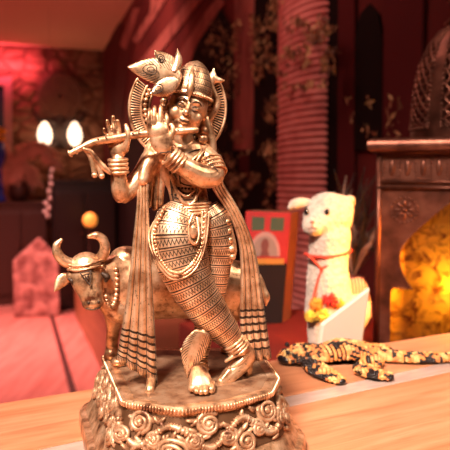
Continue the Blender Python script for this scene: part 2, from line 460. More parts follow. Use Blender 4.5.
# ribbed column, standing out from the wall
m_col = mat('column_rose', (.55, .15, .13), .7); t = NT(m_col)
nz = t.noise(t.coord('Object'), 14, 4); t.base(t.ramp(nz, [(.3, (.60, .15, .14)), (.7, (.80, .28, .25))]))
ca, cb = onmural(284, 100), onmural(331, 100); cc = (ca + cb)/2; cw = (cb - ca).length/2
zt, zb = onmural(302, -14).z, .46
cmb = MB(); nr = int((min(zt, CEIL-.02) - zb)/0.022); prof = []
for i in range(nr*6 + 1):
    ph = (i % 6)/6.0
    prof.append((.86 + .14*math.sqrt(max(0, math.sin(math.pi*ph))), zb + i/6*0.022))
vs = []; SEG = 14
for r_, z in prof:
    for j in range(SEG + 1):
        a = math.pi*j/SEG
        p = cc - WX*(-cw*r_*math.cos(a)) + NW*(.055*r_*math.sin(a) + .009); vs.append((p.x, p.y, z))
W1 = SEG + 1
cmb.add(vs, [(i*W1+j, i*W1+j+1, (i+1)*W1+j+1, (i+1)*W1+j) for i in range(len(prof)-1) for j in range(SEG)])
colo = cmb.build('ribbed_column', m_col, mural)
# leafy vines over the mural
m_leaf = mat('vine_leaf', (.30, .13, .045), .6); t = NT(m_leaf)
oi = t.noise(t.coord('Object'), 22, 2); t.base(t.ramp(oi, [(.35, (.10, .032, .014)), (.50, (.30, .13, .055)), (.66, (.68, .42, .20))]))
lm = MB()
def leaf_at(p, size):
    n = (NW + Vector((rnd.uniform(-.6, .6), rnd.uniform(-.6, .6), rnd.uniform(-.6, .6)))).normalized()
    d = n.orthogonal(); d.rotate(Quaternion(n, rnd.uniform(0, 6.28))); s_ = n.cross(d)
    vs = [p - d*size, p + s_*size*.38 - d*.1*size + n*size*.1, p + d*size, p - s_*size*.38 - d*.1*size + n*size*.1]
    lm.add(vs, [(0, 1, 2), (0, 2, 3)])
def cluster(x0, x1, y0, y1, n, size=.011, off=(.012, .05)):
    for _ in range(n):
        x = rnd.uniform(x0, x1); y = rnd.uniform(y0, y1)
        if mnoise.noise(Vector((x*.055, y*.055, 1.7))) < -.12 + .25*rnd.random(): continue
        leaf_at(onmural(x, y, rnd.uniform(*off)), size*rnd.uniform(.6, 1.3))
cluster(250, 282, -5, 215, 1100, .012)
cluster(192, 240, 20, 190, 800, .012)
cluster(214, 282, 90, 215, 900, .013)
cluster(284, 326, 15, 88, 620, .011, (.072, .10))
cluster(322, 336, 26, 70, 80, .014, (.075, .10))
cluster(268, 292, -5, 120, 160, .009, (.04, .08))
cluster(345, 400, 95, 140, 70, .010)
lo = lm.build('vine_leaves', m_leaf, mural, smooth=False); lo['kind'] = 'stuff'

# ------------------------------------------------------------------ statue
ST_BASE = Vector((-.02, -.05, ZC))
statue = empty('statue', ST_BASE, 'brass statue of a flute player with a cow on a carved pedestal', 'statue')
PZ = ZC + .054
# --- pedestal
plan = [(-.0976, .0), (-.0810, -.052), (-.0646, -.104), (-.0293, -.1185), (.003, -.1075), (.0300, -.086), (.0372, -.056), (.030, -.008), (-.002, .020), (-.06, .022), (-.088, .016)]
def dense_plan(n=240, rnd_=1):
    P = [Vector((x, y)) for x, y in plan]; out = []
    L = [(P[(i+1) % len(P)] - P[i]).length for i in range(len(P))]; tot = sum(L)
    for k in range(n):
        s_ = k/n*tot; i = 0
        while s_ > L[i]: s_ -= L[i]; i += 1
        out.append(P[i].lerp(P[(i+1) % len(P)], s_/L[i]))
    for _ in range(rnd_):
        out = [(out[i-2] + out[i-1]*2 + out[i]*2 + out[(i+1) % n]*2 + out[(i+2) % n])/8 for i in range(n)]
    return out
DP = dense_plan(); NP = len(DP)
DNn = []
for i in range(NP):
    d = (DP[(i+2) % NP] - DP[i-2]).normalized(); DNn.append(Vector((d.y, -d.x)))
cen = sum(DP, Vector((0, 0)))/NP
if (DP[0]-cen).dot(DNn[0]) < 0: DNn = [-q for q in DNn]
def side(k, off, z):
    i = int(k) % NP; f = k - int(k); j = (i+1) % NP
    p = DP[i].lerp(DP[j], f) + DNn[i].lerp(DNn[j], f)*off
    return Vector((p.x, p.y, ZC + z))
prof = [(-.006, .0535), (.0, .0540), (.0015, .0530), (.0015, .0500), (-.0005, .0490), (-.0005, .0475), (.0045, .033), (.0095, .0225), (.0105, .0215), (.0135, .0165), (.0165, .0115), (.0205, .0105), (.0215, .0090), (.0220, .0)]
pm = MB()
vs = [side(k, o_, z) for o_, z in prof for k in range(NP)]
fs = [(i*NP+k, (i+1)*NP+k, (i+1)*NP+(k+1) % NP, i*NP+(k+1) % NP) for i in range(len(prof)-1) for k in range(NP)]
fs.append(tuple((len(prof)-1)*NP+k for k in range(NP)))
pm.add(vs, fs)
pm.cur = 1
nv = [side(k, -.006, .0535) for k in range(NP)]; c0 = sum(nv, Vector())/NP; c0.z -= .0004
pm.add(nv + [c0], [(k, (k+1) % NP, NP) for k in range(NP)])
pedestal = pm.build('pedestal', [BR, BR_DULL], statue, sharp=38)
rm = MB()
for k in range(0, 210):
    kk = k/210*NP
    a = side(kk, .0022, .0515); i = int(kk) % NP
    M = Matrix.Rotation(math.atan2(DNn[i].y, DNn[i].x), 3, 'Z')
    rm.ell(a, (.0013, .00085, .0021), M, 8, 6)
rm.build('beaded_rim', BR, pedestal)
# frieze: scrolling vine with curls, leaves and buds
fm = MB(); gm = MB()
def fz(s_, v, lift=0):                        # s_ in metres along the side, v 0..1 up the frieze
    k = s_/SM % NP; z = .0245 + v*.0225
    o_ = .0088 + (.0475 - .0245 - v*.0225 - .002)*-0 - v*.0088
    return side(k, o_ + lift, z)
SM = sum((DP[(i+1) % NP] - DP[i]).length for i in range(NP))/NP
TOT = SM*NP
per = TOT/20
for i in range(20):
    s0_ = i*per; sg = 1 if i % 2 == 0 else -1
    pts = []
    for k in range(13):
        q = k/12; pts.append(fz(s0_ + q*per, .5 + .30*sg*math.sin(math.pi*q), .0014))
    fm.tube(pts, .0021, 8, sub=3, mod=lambda t_, a: 1 + .28*(1 if int(t_*44) % 2 else -1))
    for (cx, cv, dr, sz) in ((.5, .5 - .30*sg, 1, 1.0), (.02, .42, -1, .7)):
        sp = []
        for k in range(22):
            q = k/21; a = dr*(q*2.2*2*math.pi) + i; rr = (.0068*(1-q*.85))*sz
            sp.append(fz(s0_ + cx*per + rr*math.cos(a)*1.15, cv + rr*math.sin(a)/.0225, .0012 + .002*q))
        fm.tube(sp, [.0018 - .0006*k/21 for k in range(22)], 7, sub=2)
        fm.ell(fz(s0_ + cx*per, cv, .0022), .0021*sz + .0004, None, 10, 7)
    for k in range(16):
        a = s0_ + rnd.random()*per; v = rnd.uniform(.06, .94)
        p = fz(a, v, .0008); ii = int(a/SM) % NP
        M = Matrix.Rotation(math.atan2(DNn[ii].y, DNn[ii].x), 3, 'Z') @ Matrix.Rotation(rnd.uniform(0, 3.1), 3, 'X')
        fm.ell(p, (.0020, .0015, .0036), M, 8, 6)
fm.build('carved_frieze', BR_FRZ, pedestal)
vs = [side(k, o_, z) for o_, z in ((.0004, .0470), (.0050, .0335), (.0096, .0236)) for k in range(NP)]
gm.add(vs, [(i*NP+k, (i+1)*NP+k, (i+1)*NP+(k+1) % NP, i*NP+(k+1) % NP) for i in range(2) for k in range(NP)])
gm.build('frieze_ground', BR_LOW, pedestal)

# --- body: head, neck, trunk, arms, hands, feet in one skin
bm_ = MB()
def P(px, py, t=0): return F(px, py, t)
def rr(r, t=0): return r*Fs(t)
def lim(mb, pts, rad, seg=16): mb.tube([P(*p) for p in pts], [rr(r, p[2]) if isinstance(r, (int, float)) else (rr(r[0], p[2]), rr(r[1], p[2])) for r, p in zip(rad, pts)], seg, up=(0, 1, 0), round_caps=True)
def blob(mb, px, py, t, rx, ry, rz, tilt=0, yaw=0, seg=24, ring=16):
    s_ = Fs(t); M = Matrix.Rotation(R(yaw), 3, 'Z') @ Matrix.Rotation(R(tilt), 3, 'Y')
    mb.ell(P(px, py, t), (rx*s_, ry*s_, rz*s_), M, seg, ring)
TILT = 17
HC = (187.5, 108.5)
def hp(x, y):                                 # head coordinates (x right, y down from the head centre) -> pixels
    a = R(TILT); return HC[0] + x*math.cos(a) - y*math.sin(a), HC[1] + x*math.sin(a) + y*math.cos(a)
def hb(x, y, t, rx, ry, rz, tl=0): q = hp(x, y); blob(bm_, q[0], q[1], t, rx, ry, rz, TILT + tl)
hb(0, -3, 2, 19.5, 19, 20); hb(0, 7, 6, 17.2, 14.5, 17); hb(0, 15, 8, 11.5, 12, 9)          # skull, jaw, chin
hb(0, 20.3, 17, 5, 4, 3.8)                                                                # chin ball
hb(-10, 7, 14, 6.5, 5, 6.8); hb(10, 7, 14, 6.5, 5, 6.8)                                               # cheeks
hb(0, -8, 17.5, 11, 4.5, 5)                                                                 # brow
q = [hp(0, -6), hp(0, 0), hp(0, 4.2)]
lim(bm_, [(q[0][0], q[0][1], 20), (q[1][0], q[1][1], 23), (q[2][0], q[2][1], 25.5)], [1.8, 2.2, 2.9])
hb(-2.6, 5.2, 22.5, 1.8, 2, 1.5); hb(2.6, 5.2, 22.5, 1.8, 2, 1.5)
hb(0, 11.2, 21.3, 5.4, 2.6, 1.6); hb(0, 14.2, 20.9, 4.4, 2.6, 1.9)                             # lips
hb(-7, -2.0, 18.2, 4.4, 2.6, 2.4); hb(7, -2.0, 18.2, 4.4, 2.6, 2.4)                          # eyelids
hb(-18, 2, 0, 3, 4, 6.5); hb(18, 2, 0, 3, 4, 6.5)                                           # ears
lim(bm_, [(183, 128, 0), (184, 150, -3)], [9, 11])
lim(bm_, [(181, 152, -4), (183, 168, -3), (187, 188, -2), (190, 206, -1), (190, 222, -1)], [(24, 13), (25, 15), (19, 13), (19, 13), (25, 15)], 24)
lim(bm_, [(160, 156, -6), (202, 153, -4)], [11, 11])
# his right arm (left in the view): upper arm falls to the elbow, forearm rises to the flute
lim(bm_, [(152, 160, -6), (140, 178, -2), (124, 194, 6), (120.5, 190, 9), (118.5, 175, 12), (118, 160, 14)], [11.5, 10, 9.2, 9.2, 7.8, 6.4])
blob(bm_, 118, 149, 15, 8.6, 4.2, 10.5)
blob(bm_, 123, 145, 16, 5, 4, 8)
lim(bm_, [(125, 150, 18), (128, 138, 21), (127.5, 131, 21), (126, 125.5, 19)], [3.6, 3.0, 2.7, 2.2])   # thumb
lim(bm_, [(119, 143, 13), (119, 132, 11), (118.5, 126, 11), (117.5, 121, 13)], [2.6, 2.4, 2.2, 1.9])
lim(bm_, [(115.5, 142, 13), (114, 130, 11), (113.5, 122, 10), (113.2, 117, 12)], [2.6, 2.5, 2.2, 1.9])
lim(bm_, [(112.5, 143, 13), (110, 132, 11), (108.3, 126, 11), (107.3, 121, 13)], [2.5, 2.3, 2.1, 1.8])
lim(bm_, [(110.5, 147, 13), (106.5, 138, 12), (104.5, 133, 12), (103.8, 129, 14)], [2.3, 2.1, 1.9, 1.6])
# his left arm: elbow to the right, forearm across the chest up to the flute
lim(bm_, [(202, 155, -4), (211, 164, 4), (213, 175, 12), (203, 176, 19), (188, 169, 24), (174, 159, 27)], [12, 12, 11.8, 12, 10.5, 7.2])
blob(bm_, 161, 140, 27, 11, 5, 14.5, -18)
blob(bm_, 158, 131, 27, 11, 5, 9, -6)
lim(bm_, [(150.5, 130, 27), (149, 120, 27), (149, 114, 26), (149.5, 110, 24)], [2.7, 2.5, 2.3, 1.9])
lim(bm_, [(155, 128, 27.5), (154.3, 118, 27.5), (154.3, 111, 26), (154.8, 107, 24)], [2.8, 2.6, 2.4, 2.0])
lim(bm_, [(160, 128, 27.5), (160.3, 118, 27.5), (160.5, 110, 26), (161, 106, 24)], [2.8, 2.6, 2.4, 2.0])
lim(bm_, [(165, 131, 27), (166.5, 124, 27), (167, 119, 27), (166.5, 115, 25)], [2.8, 2.6, 2.3, 1.9])
lim(bm_, [(168, 142, 27), (172, 134, 28), (173, 129, 28), (171.5, 125, 27)], [3.2, 2.9, 2.5, 2.0])     # thumb
lim(bm_, [(183, 222, 2), (182, 255, 8), (196, 292, 10), (222, 328, 9), (238, 346, 8)], [10, 10, 9, 7, 6.5])
lim(bm_, [(205, 222, -1), (216, 250, -3), (209, 305, -8), (201, 340, -6), (198, 368, -3)], [9, 9, 8, 7, 6])
# feet
def G(px, py, h=0): return onz(px, py, PZ + h)
f1 = [G(199, 373, .010), G(200, 380, .007), G(201, 388, .0035)]
bm_.tube(f1, [(.0062, .0055), (.0080, .0055), (.0085, .0032)], 16, up=(0, 0, 1), round_caps=True)
for k, (x, y, r_) in enumerate(((191.5, 389, .0022), (196.2, 391.3, .0021), (201, 392, .0021), (205.8, 391.6, .0022), (211, 389.5, .0029))):
    bm_.tube([G(x, y - 7, .004), G(x, y - 3, .0036), G(x, y, .0026)], [r_*1.0, r_*1.05, r_], 10, round_caps=True)
f2 = [P(241, 346, 8), P(246, 356, 6), P(240, 365, 8), P(230, 375, 12), P(222, 382, 16)]
bm_.tube(f2, [(.0066, .0060), (.0070, .0062), (.0066, .0060), (.0058, .0050), (.0042, .0036)], 16, up=(0, 1, 0), round_caps=True)
for k in range(5):
    bm_.tube([P(229 - k*1.6, 371 + k*2.6, 16 - k*.5), P(222.5 - k*.9, 379 + k*1.7, 18 - k), ], [.0019, .0017], 8, round_caps=True)
body = bm_.build('body', BR, statue)
remesh(body, .00042, 2, .5)
# etched face lines
em = MB()
def hl(pts, r_=.55):
    Q = []
    for x, y, t in pts: a = hp(x, y); Q.append(P(a[0], a[1], t))
    em.tube(Q, [rr(r_*.5)] + [rr(r_)]*(len(Q)-2) + [rr(r_*.5)], 8, round_caps=True)
for s_ in (-1, 1):
    hl([(s_*2.5, -6.4, 22.5), (s_*6, -9.0, 22.3), (s_*10, -8.6, 20.5), (s_*13.5, -5.4, 17)], .7)
    hl([(s_*3.4, -1.4, 20.2), (s_*6.5, -3.9, 20.8), (s_*9.8, -3.2, 19.6), (s_*12.2, -.6, 16.6)], .6)
    hl([(s_*3.2, -.6, 20.2), (s_*6.5, .5, 20.6), (s_*9.6, .1, 19.4), (s_*12, -.9, 16.8)], .6)
    hl([(s_*1.7, 6.9, 24.4), (s_*3.2, 6.6, 23.2)], .6)
hl([(-5.2, 11.9, 22.0), (-2, 12.8, 23.6), (0, 12.6, 24), (2, 12.8, 23.6), (5.2, 11.9, 22.0)], .65)
hl([(0, -15.5, 18.5), (0, -11, 21.6), (0, -7.5, 22.8)], .8)
em.build('etched_face_lines', PAT, body)

# --- hair falling behind the shoulders
hm = MB()
for (x, t, b) in ((150, -6, 205), (156, -8, 208), (146, -10, 198), (161, -10, 204)):
    lim(hm, [(166, 125, -10), (x + 4, 150, t - 2), (x, 175, t), (x - 1, b, t + 2)], [5, 5.5, 5, 3], 10)
lim(hm, [(205, 120, -10), (210, 140, -9), (212, 155, -9)], [6, 6, 5], 10)
for (x, y) in ((166, 95), (164, 101), (163, 107), (165, 114)): blob(hm, x, y, 6, 4, 4, 4)
hm.build('hair', BR, statue)

# --- crown
cr = MB()
ax = (P(194.3, 60, 2) - P(188, 94, 2)).normalized()
cprof = [(20.5, 0), (21.3, 1), (21.3, 3.6), (20.0, 4.4), (20.6, 6), (20.4, 9), (19.4, 13), (17.8, 18), (16.2, 23), (14.0, 28), (10.8, 32.2), (7.8, 34.6), (4.6, 36.6), (.3, 38.2)]
s_ = Fs(2)
cr.lathe([(r_*s_, z*s_) for r_, z in cprof], P(*hp(0, -10), 2), 64, axis=ax)
crown = cr.build('crown', BR_CRN, statue)
cm = MB()
for k in range(46):                          # pearl row round the brow
    a = 2*math.pi*k/46
    M = Vector((0, 0, 1)).rotation_difference(ax).to_matrix()
    cm.ell(P(*hp(0, -10), 2) + M @ Vector((21.4*s_*math.cos(a), 21.4*s_*math.sin(a), 2.2*s_)), 1.15*s_, None, 8, 6)
cm.build('pearl_band', BR, crown)
def leafshape(mb, base, tip, wid, thick, t0, t1, curve=0, prof=None, n=18, cols=10, bulge=1.0, cup=1.8):
    """leaf in pixel coordinates with a real thickness; used for the feathers and cloth tails"""
    bx, by = base; tx, ty = tip; L = math.hypot(tx-bx, ty-by); dx, dy = (tx-bx)/L, (ty-by)/L; nx, ny = -dy, dx
    prof = prof or (lambda q: math.sin(math.pi*(q**.75))**.8*(1-.15*q))
    front = []; back = []; uv = []
    for i in range(n + 1):
        q = i/n; cxx = bx + dx*L*q + nx*curve*math.sin(math.pi*q); cyy = by + dy*L*q + ny*curve*math.sin(math.pi*q)
        ww = wid*max(prof(q), .02); tt = t0 + (t1-t0)*q
        for j in range(cols + 1):
            s2 = 2*j/cols - 1
            z = tt + cup*(1 - s2*s2)*bulge
            front.append(P(cxx + nx*ww*s2, cyy + ny*ww*s2, z)); back.append(P(cxx + nx*ww*s2, cyy + ny*ww*s2, z - thick*(1.0 - .7*s2*s2))); uv.append((j/cols, q))
    C = cols + 1; Bq = len(front); fs = []
    for i in range(n):
        for j in range(cols):
            q4 = (i*C+j, i*C+j+1, (i+1)*C+j+1, (i+1)*C+j); fs += [q4, tuple(Bq+k for k in q4[::-1])]
    for i in range(n): fs += [(i*C, (i+1)*C, Bq+(i+1)*C, Bq+i*C), (i*C+cols, Bq+i*C+cols, Bq+(i+1)*C+cols, (i+1)*C+cols)]
    for j in range(cols): fs += [(j, Bq+j, Bq+j+1, j+1), (n*C+j, n*C+j+1, Bq+n*C+j+1, Bq+n*C+j)]
    mb.add(front + back, fs, uv + uv)
def eye(mb, px, py, t, r1, r2, tilt):
    for f in (1.0, .5):
        pts = []
        for k in range(16):
            a = 2*math.pi*k/16; x, y = r1*f*math.cos(a)*(1 + .25*math.cos(a)), r2*f*math.sin(a); c_, s2 = math.cos(R(tilt)), math.sin(R(tilt))
            pts.append(P(px + x*c_ - y*s2, py + x*s2 + y*c_, t))
        mb.tube(pts, rr(.55), 6, closed=True, sub=2)
fea = [((181, 80), (127.5, 67), 13.5, 20, 17, 3, 'big'), ((178, 80), (149, 94), 9.2, 25, 23, -1, 'low'), ((178, 74), (154.5, 50.5), 9.0, 17, 15, 0, 'up'), ((174, 72), (177.5, 48.5), 4.6, 20, 17, 2.5, 'small')]
for base, tip, wd, t0, t1, cv, k in fea:
    mb = MB()
    leafshape(mb, base, tip, wd, 4, t0, t1, cv, (lambda q: (.45 + .55*math.sin(math.pi*min(q*1.05, 1)**.9))*(1 - q**5)**.6) if k != 'small' else (lambda q: (.75 - .1*q + .35*math.sin(2.6*q))*(1-q**3)))
    fo = mb.build('feather', BR_FEA, crown)
    ev = MB()
    if k == 'big': eye(ev, 151.5, 69.5, 24, 7, 5, 184)
    elif k == 'low': eye(ev, 158.5, 88.3, 29, 6, 4, 150)
    elif k == 'up': eye(ev, 161.5, 58.5, 20.5, 4, 3.2, 220)
    if k != 'small': ev.build('eye_mark', PAT, crown).name = 'eye_mark'
mb = MB(); lim(mb, [(189, 98, 24), (190, 88, 24.5), (191.5, 76, 21), (193, 66, 14)], [1.2, 3.4, 3.0, .8], 12); mb.build('front_jewel', BR, crown)

# --- halo: inner ring, spokes, outer ring
ha = MB(); HCx, HCy = 177.5, 108
def hal(r_, a, t=-14): return P(HCx + r_*.985*math.cos(a), HCy + r_*1.06*math.sin(a), t)
HA0, HA1 = R(-36), R(214)
def haa(q): return HA0 + (HA1 - HA0)*q
for r1, w_ in ((49.0, 1.5), (37.0, 1.3), (28.5, 1.4)):
    ha.tube([hal(r1, haa(k/50)) for k in range(51)], (rr(w_), rr(1.6)), 8, up=(0, 1, 0), round_caps=True, sub=2)
for k in range(80):
    a = haa((k + .5)/80)
    ha.tube([hal(37, a), hal(43, a + .012, -13), hal(49, a + .02)], rr(.55), 6, sub=2)
for k in range(30):
    a = haa((k + .5)/30); ha.ell(hal(32.8, a, -13), rr(2.7), None, 10, 6); ha.tube([hal(28.5, a), hal(37, a)], rr(.6), 6, sub=1)
halo = ha.build('halo', BR, statue)
hb_ = MB(); vs = []  # dark sheet added behind the spokes so the gaps look dark
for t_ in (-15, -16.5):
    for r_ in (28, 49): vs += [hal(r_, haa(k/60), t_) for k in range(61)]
hb_.add(vs, [f for k in range(60) for f in ((k, 61+k, 62+k, k+1), (122+k, 123+k, 184+k, 183+k))]); hb_.build('halo_dark_backing', PAT, halo)
# scrolled finial on the right of the halo
fi = MB()
lim(fi, [(207, 122, -8), (214, 112, -8), (217.5, 102, -8), (214, 93, -8), (211, 86, -8), (212.5, 78, -8), (213.8, 69, -8)], [3, 3.4, 3.2, 3.0, 3.4, 4.6, .9], 12)
lim(fi, [(214, 79, -8), (219, 80.5, -8), (224, 80.5, -8)], [4.4, 3, .8], 10)
lim(fi, [(208, 84, -8), (207, 94, -8), (209, 101, -8), (206, 108, -8)], [1.8, 2.6, 2.4, 1.4], 10)
fi.build('finial', BR, statue)
# --- earrings, necklaces, armlets, bracelets
def ring(mb, c, axis, rx, ry, th, t=0, n=40, bead=False, ref=(0, 1, 0)):
    axis = axis.normalized(); y = Vector(ref) - axis*axis.dot(Vector(ref)); y.normalize(); x = axis.cross(y)
    pts = [c + x*rx*math.cos(2*math.pi*k/n) + y*ry*math.sin(2*math.pi*k/n) for k in range(n)]
    if bead:
        for p in pts: mb.ell(p, th*1.1, None, 8, 6)
    else: mb.tube(pts, th, 8, closed=True, sub=2)
mb = MB(); blob(mb, 165.5, 121, 6, 3.4, 3.4, 4.2); blob(mb, 165, 128, 7, 2.6, 2.6, 3); mb.build('earring', BR, statue)
mb = MB(); blob(mb, 204, 131, 4, 4, 4, 4.6); blob(mb, 203, 139, 4, 5, 4, 5); mb.build('earring', BR, statue)
mb = MB()
for x0, x1, yb, t in ((168, 202, 164, 14), (166, 205, 176, 15)):
    lim(mb, [(x0, 150, 6), (x0 + 4, 158, t - 2), ((x0+x1)/2, yb, t), (x1 - 5, 156, t - 1), (x1, 148, 6)], [1.5]*5, 8)
lim(mb, [(171, 176, 13), (177, 192, 13), (184, 203, 14), (193, 203, 14), (199, 190, 13)], [1.7]*5, 8)
lim(mb, [(173, 184, 12), (180, 193, 13), (188, 196, 13.5), (196, 188, 12)], [1.1]*4, 8)
mb.build('necklace', BR, statue)
def onmesh(o, px, py, tol=.0012, out=.0):
    if o.name not in VC: VC[o.name] = np.array([p.co for p in o.data.vertices])
    d = np.array(ray(px, py).normalized()); rel = VC[o.name] - np.array(CAM); k = rel @ d
    off = np.linalg.norm(rel - np.outer(k, d), axis=1); m = off < tol
    return CAM + Vector(d)*(float(k[m].min() if m.any() else k[off.argmin()]) - out)
VC = {}
mb = MB()
for pts in ([(171, 168), (176, 178), (183, 184), (191, 186)], [(172, 180), (178, 189), (184, 193), (194, 193)], [(174, 197), (184, 200), (196, 199)], [(174, 202), (184, 205), (198, 203)], [(178, 165), (180, 180), (182, 200)], [(170, 172), (171, 186), (173, 200)], [(196, 188), (198, 196), (199, 203)]):
    mb.tube([onmesh(body, x, y) for x, y in pts], .00050, 6, sub=4, round_caps=True)
for k in range(16):
    x, y = 172 + (k % 8)*3.4, 187.5 + (k//8)*7 + .25*(k % 8); p = onmesh(body, x, y); mb.ell(p, .0008, None, 8, 6)
mb.build('etched_vest_lines', PAT, body)
mb = MB()
for pts in ([(200, 153), (207, 157), (214, 161), (219, 166)], [(197, 157), (205, 161), (212, 165), (218, 171)], [(160, 153), (170, 152), (182, 154)], [(189, 153), (196, 150), (203, 149)]):
    mb.tube([onmesh(body, x, y) for x, y in pts], .00045, 6, sub=4, round_caps=True)
mb.build('etched_sleeve_lines', PAT, body)
def cuff(name, p0, p1, r_, n=3, th=1.6, k=1.0):
    mb = MB(); a, b = P(*p0), P(*p1); s2 = Fs(p0[2])
    for i in range(n):
        c = a.lerp(b, i/(n-1) if n > 1 else .5)
        ring(mb, c, b - a, r_*s2, r_*s2*k, th*s2)
        if i < n-1: ring(mb, a.lerp(b, (i+.5)/(n-1)), b - a, r_*s2*.98, r_*s2*.98*k, th*s2*.55, n=30, bead=True)
    mb.build(name, BR, statue)
cuff('bracelet', (118, 160, 14), (118.8, 172, 12.5), 8.4, 4, 1.9)
cuff('bracelet', (170, 156, 27), (179, 164, 25.5), 9.6, 4, 2.0)
cuff('armlet', (209, 163, 3), (214, 174, 11), 13.0, 4, 1.3)
cuff('belt', (190, 204, -1), (190.5, 213, -1), 20.5, 4, 1.6, .75)
cuff('anklet', (233, 342, 8), (239, 350, 8), 11.0, 4, 1.7)
cuff('anklet', (197.5, 363, -2), (198.5, 371, 0), 9.5, 3, 1.6)

# --- wrapped legs
lg = MB()
legA = [(186, 208, 0), (180, 222, 3), (178, 238, 6), (182, 260, 8), (191, 284, 10), (205, 306, 10), (222, 328, 9), (236, 345, 8)]
lg.tube([P(*p) for p in legA], [(rr(a), rr(b)) for a, b in ((17, 13), (25, 18), (28, 20), (26.5, 19), (22.5, 17), (20, 16), (16, 13), (10, 9.5))], 48, up=(0, 1, 0), uvscale=14)
lg.build('leg_wrap', BR_LEG, statue)
lg = MB()
legB = [(206, 208, -2), (214, 222, -1), (217, 240, -2), (216, 262, -4), (213, 286, -6), (208, 312, -8), (202, 340, -6), (198, 366, -3)]
lg.tube([P(*p) for p in legB], [(rr(a), rr(b)) for a, b in ((13, 12), (17, 15), (17.5, 15), (16, 14), (14.5, 13), (12.5, 12), (10, 10), (8, 8))], 40, up=(0, 1, 0), uvscale=14)
lg.build('leg_wrap', BR_LEG, statue)
mb = MB()
for dx, th in ((0, 1.7), (3.6, 1.3), (-3.2, 1.0)):
    k = dx
    lim(mb, [(164, 208, 14), (152.5 + k, 232, 12), (156 + k*.8, 256, 21), (168 + k*.3, 273 - k, 27.5), (180, 276 - k, 29.5), (194 - k*.4, 266 - k, 27), (203 - k*.7, 246, 22), (206 - k, 212, 16)], [th]*8, 8)
for k in range(46):
    q = k/45; i = q*6.999; a = [(164, 208, 15), (153.5, 232, 14), (157.5, 256, 23), (169, 271, 29), (180, 274, 31), (193, 264, 28.5), (201.5, 246, 23.5), (205, 212, 17)]
    j = int(i); f = i - j; b = a[min(j+1, 7)]
    blob(mb, *(a[j][m]*(1-f) + b[m]*f for m in range(3)), 1.7, 1.5, 1.7, seg=8, ring=6)
mb.build('garland', BR, statue)
mb = MB()
lim(mb, [(193, 214, 20), (189, 226, 25), (190, 240, 28), (196, 244, 27), (199, 234, 24), (197, 218, 19)], [1.6]*6, 8)
blob(mb, 193, 232, 26, 4, 2.5, 7); mb.build('belt_pendant', BR, statue)
mb = MB()
lim(mb, [(222, 216, 6), (230, 232, 6), (233, 250, 5), (231, 262, 5)], [2.4, 3.4, 4, 2], 10)
for y in (222, 231, 240, 249, 257): blob(mb, 226 + (y-216)*.16, y, 9, 3.4, 3, 3.4)
mb.build('side_tassel', BR, statue)
mb = MB()
leafshape(mb, (203, 331), (187, 378), 12.5, 4, 18, 20, 3, lambda q: (.55 + .45*math.sin(math.pi*q**.8))*(1 - q**3)**.8 + .02)
mb.build('cloth_tail', BR_FEA, statue)
mb = MB(); leafshape(mb, (207, 331), (181, 352), 5.0, 4, 15, 15, 0, lambda q: .9 - .3*q); mb.build('cloth_tail', BR, statue)
mb = MB()
lim(mb, [(232, 368, 13), (241, 361, 14), (249, 352, 12)], [3.2, 3.8, 3], 10); lim(mb, [(226, 361, 14), (232, 357, 15), (238, 352, 15)], [2, 2.4, 2], 8)
mb.build('foot_strap', BR_FEA, statue)

# --- shawl ends
mb = MB()
rowsL = [(136, 176, 149, 174, 4), (137, 195, 149, 195, 6), (136, 212, 149, 212, 6), (132, 250, 151, 252, 6), (127.5, 290, 153, 294, 7), (121.5, 330, 155.5, 340, 8), (116.5, 358, 157.5, 383, 9)]
mb.sheet([(P(a, b, t - 1), P(c, d, t + 2)) for a, b, c, d, t in rowsL], 40, .0044, 4, .0014, (0.1, -1, 0), .25)
sl = mb.build('shawl_end', BR_CLOTH, statue)
mb = MB()
rowsR = [(208, 178, 222, 178, 4), (213, 190, 226, 188, 3), (223, 206, 236, 204, 2), (232.5, 224, 245, 222, 1), (238, 242, 252, 240, 0), (240, 262, 257, 260, 0), (240, 292, 261.5, 292, 0), (239.5, 324, 265.5, 322, 1), (241.5, 362, 271, 357, 3)]
mb.sheet([(P(a, b, t - 1), P(c, d, t + 1)) for a, b, c, d, t in rowsR], 40, .0044, 4, .0014, (0.1, -1, 0), .25)
sr = mb.build('shawl_end', BR_CLOTH, statue)
mb = MB(); mb.tube([P(152, 374, 9), G(149, 394, -.002)], [.0030, .0032], 12, sub=3); mb.build('support_pin', BR, statue)
mb = MB(); mb.tube([P(250, 357, 2), G(247.5, 377, -.002)], [.0028, .0030], 12, sub=3); mb.build('support_pin', BR, statue)
mb = MB(); lim(mb, [(149, 162, 2), (145, 170, 6), (143, 180, 8)], [7, 6, 6], 12); mb.build('shawl_knot', BR, statue)
mb = MB(); lim(mb, [(200, 150, 2), (210, 160, 0), (215, 178, 0)], [5, 6, 6.5], 12); mb.build('shawl_knot', BR, statue)

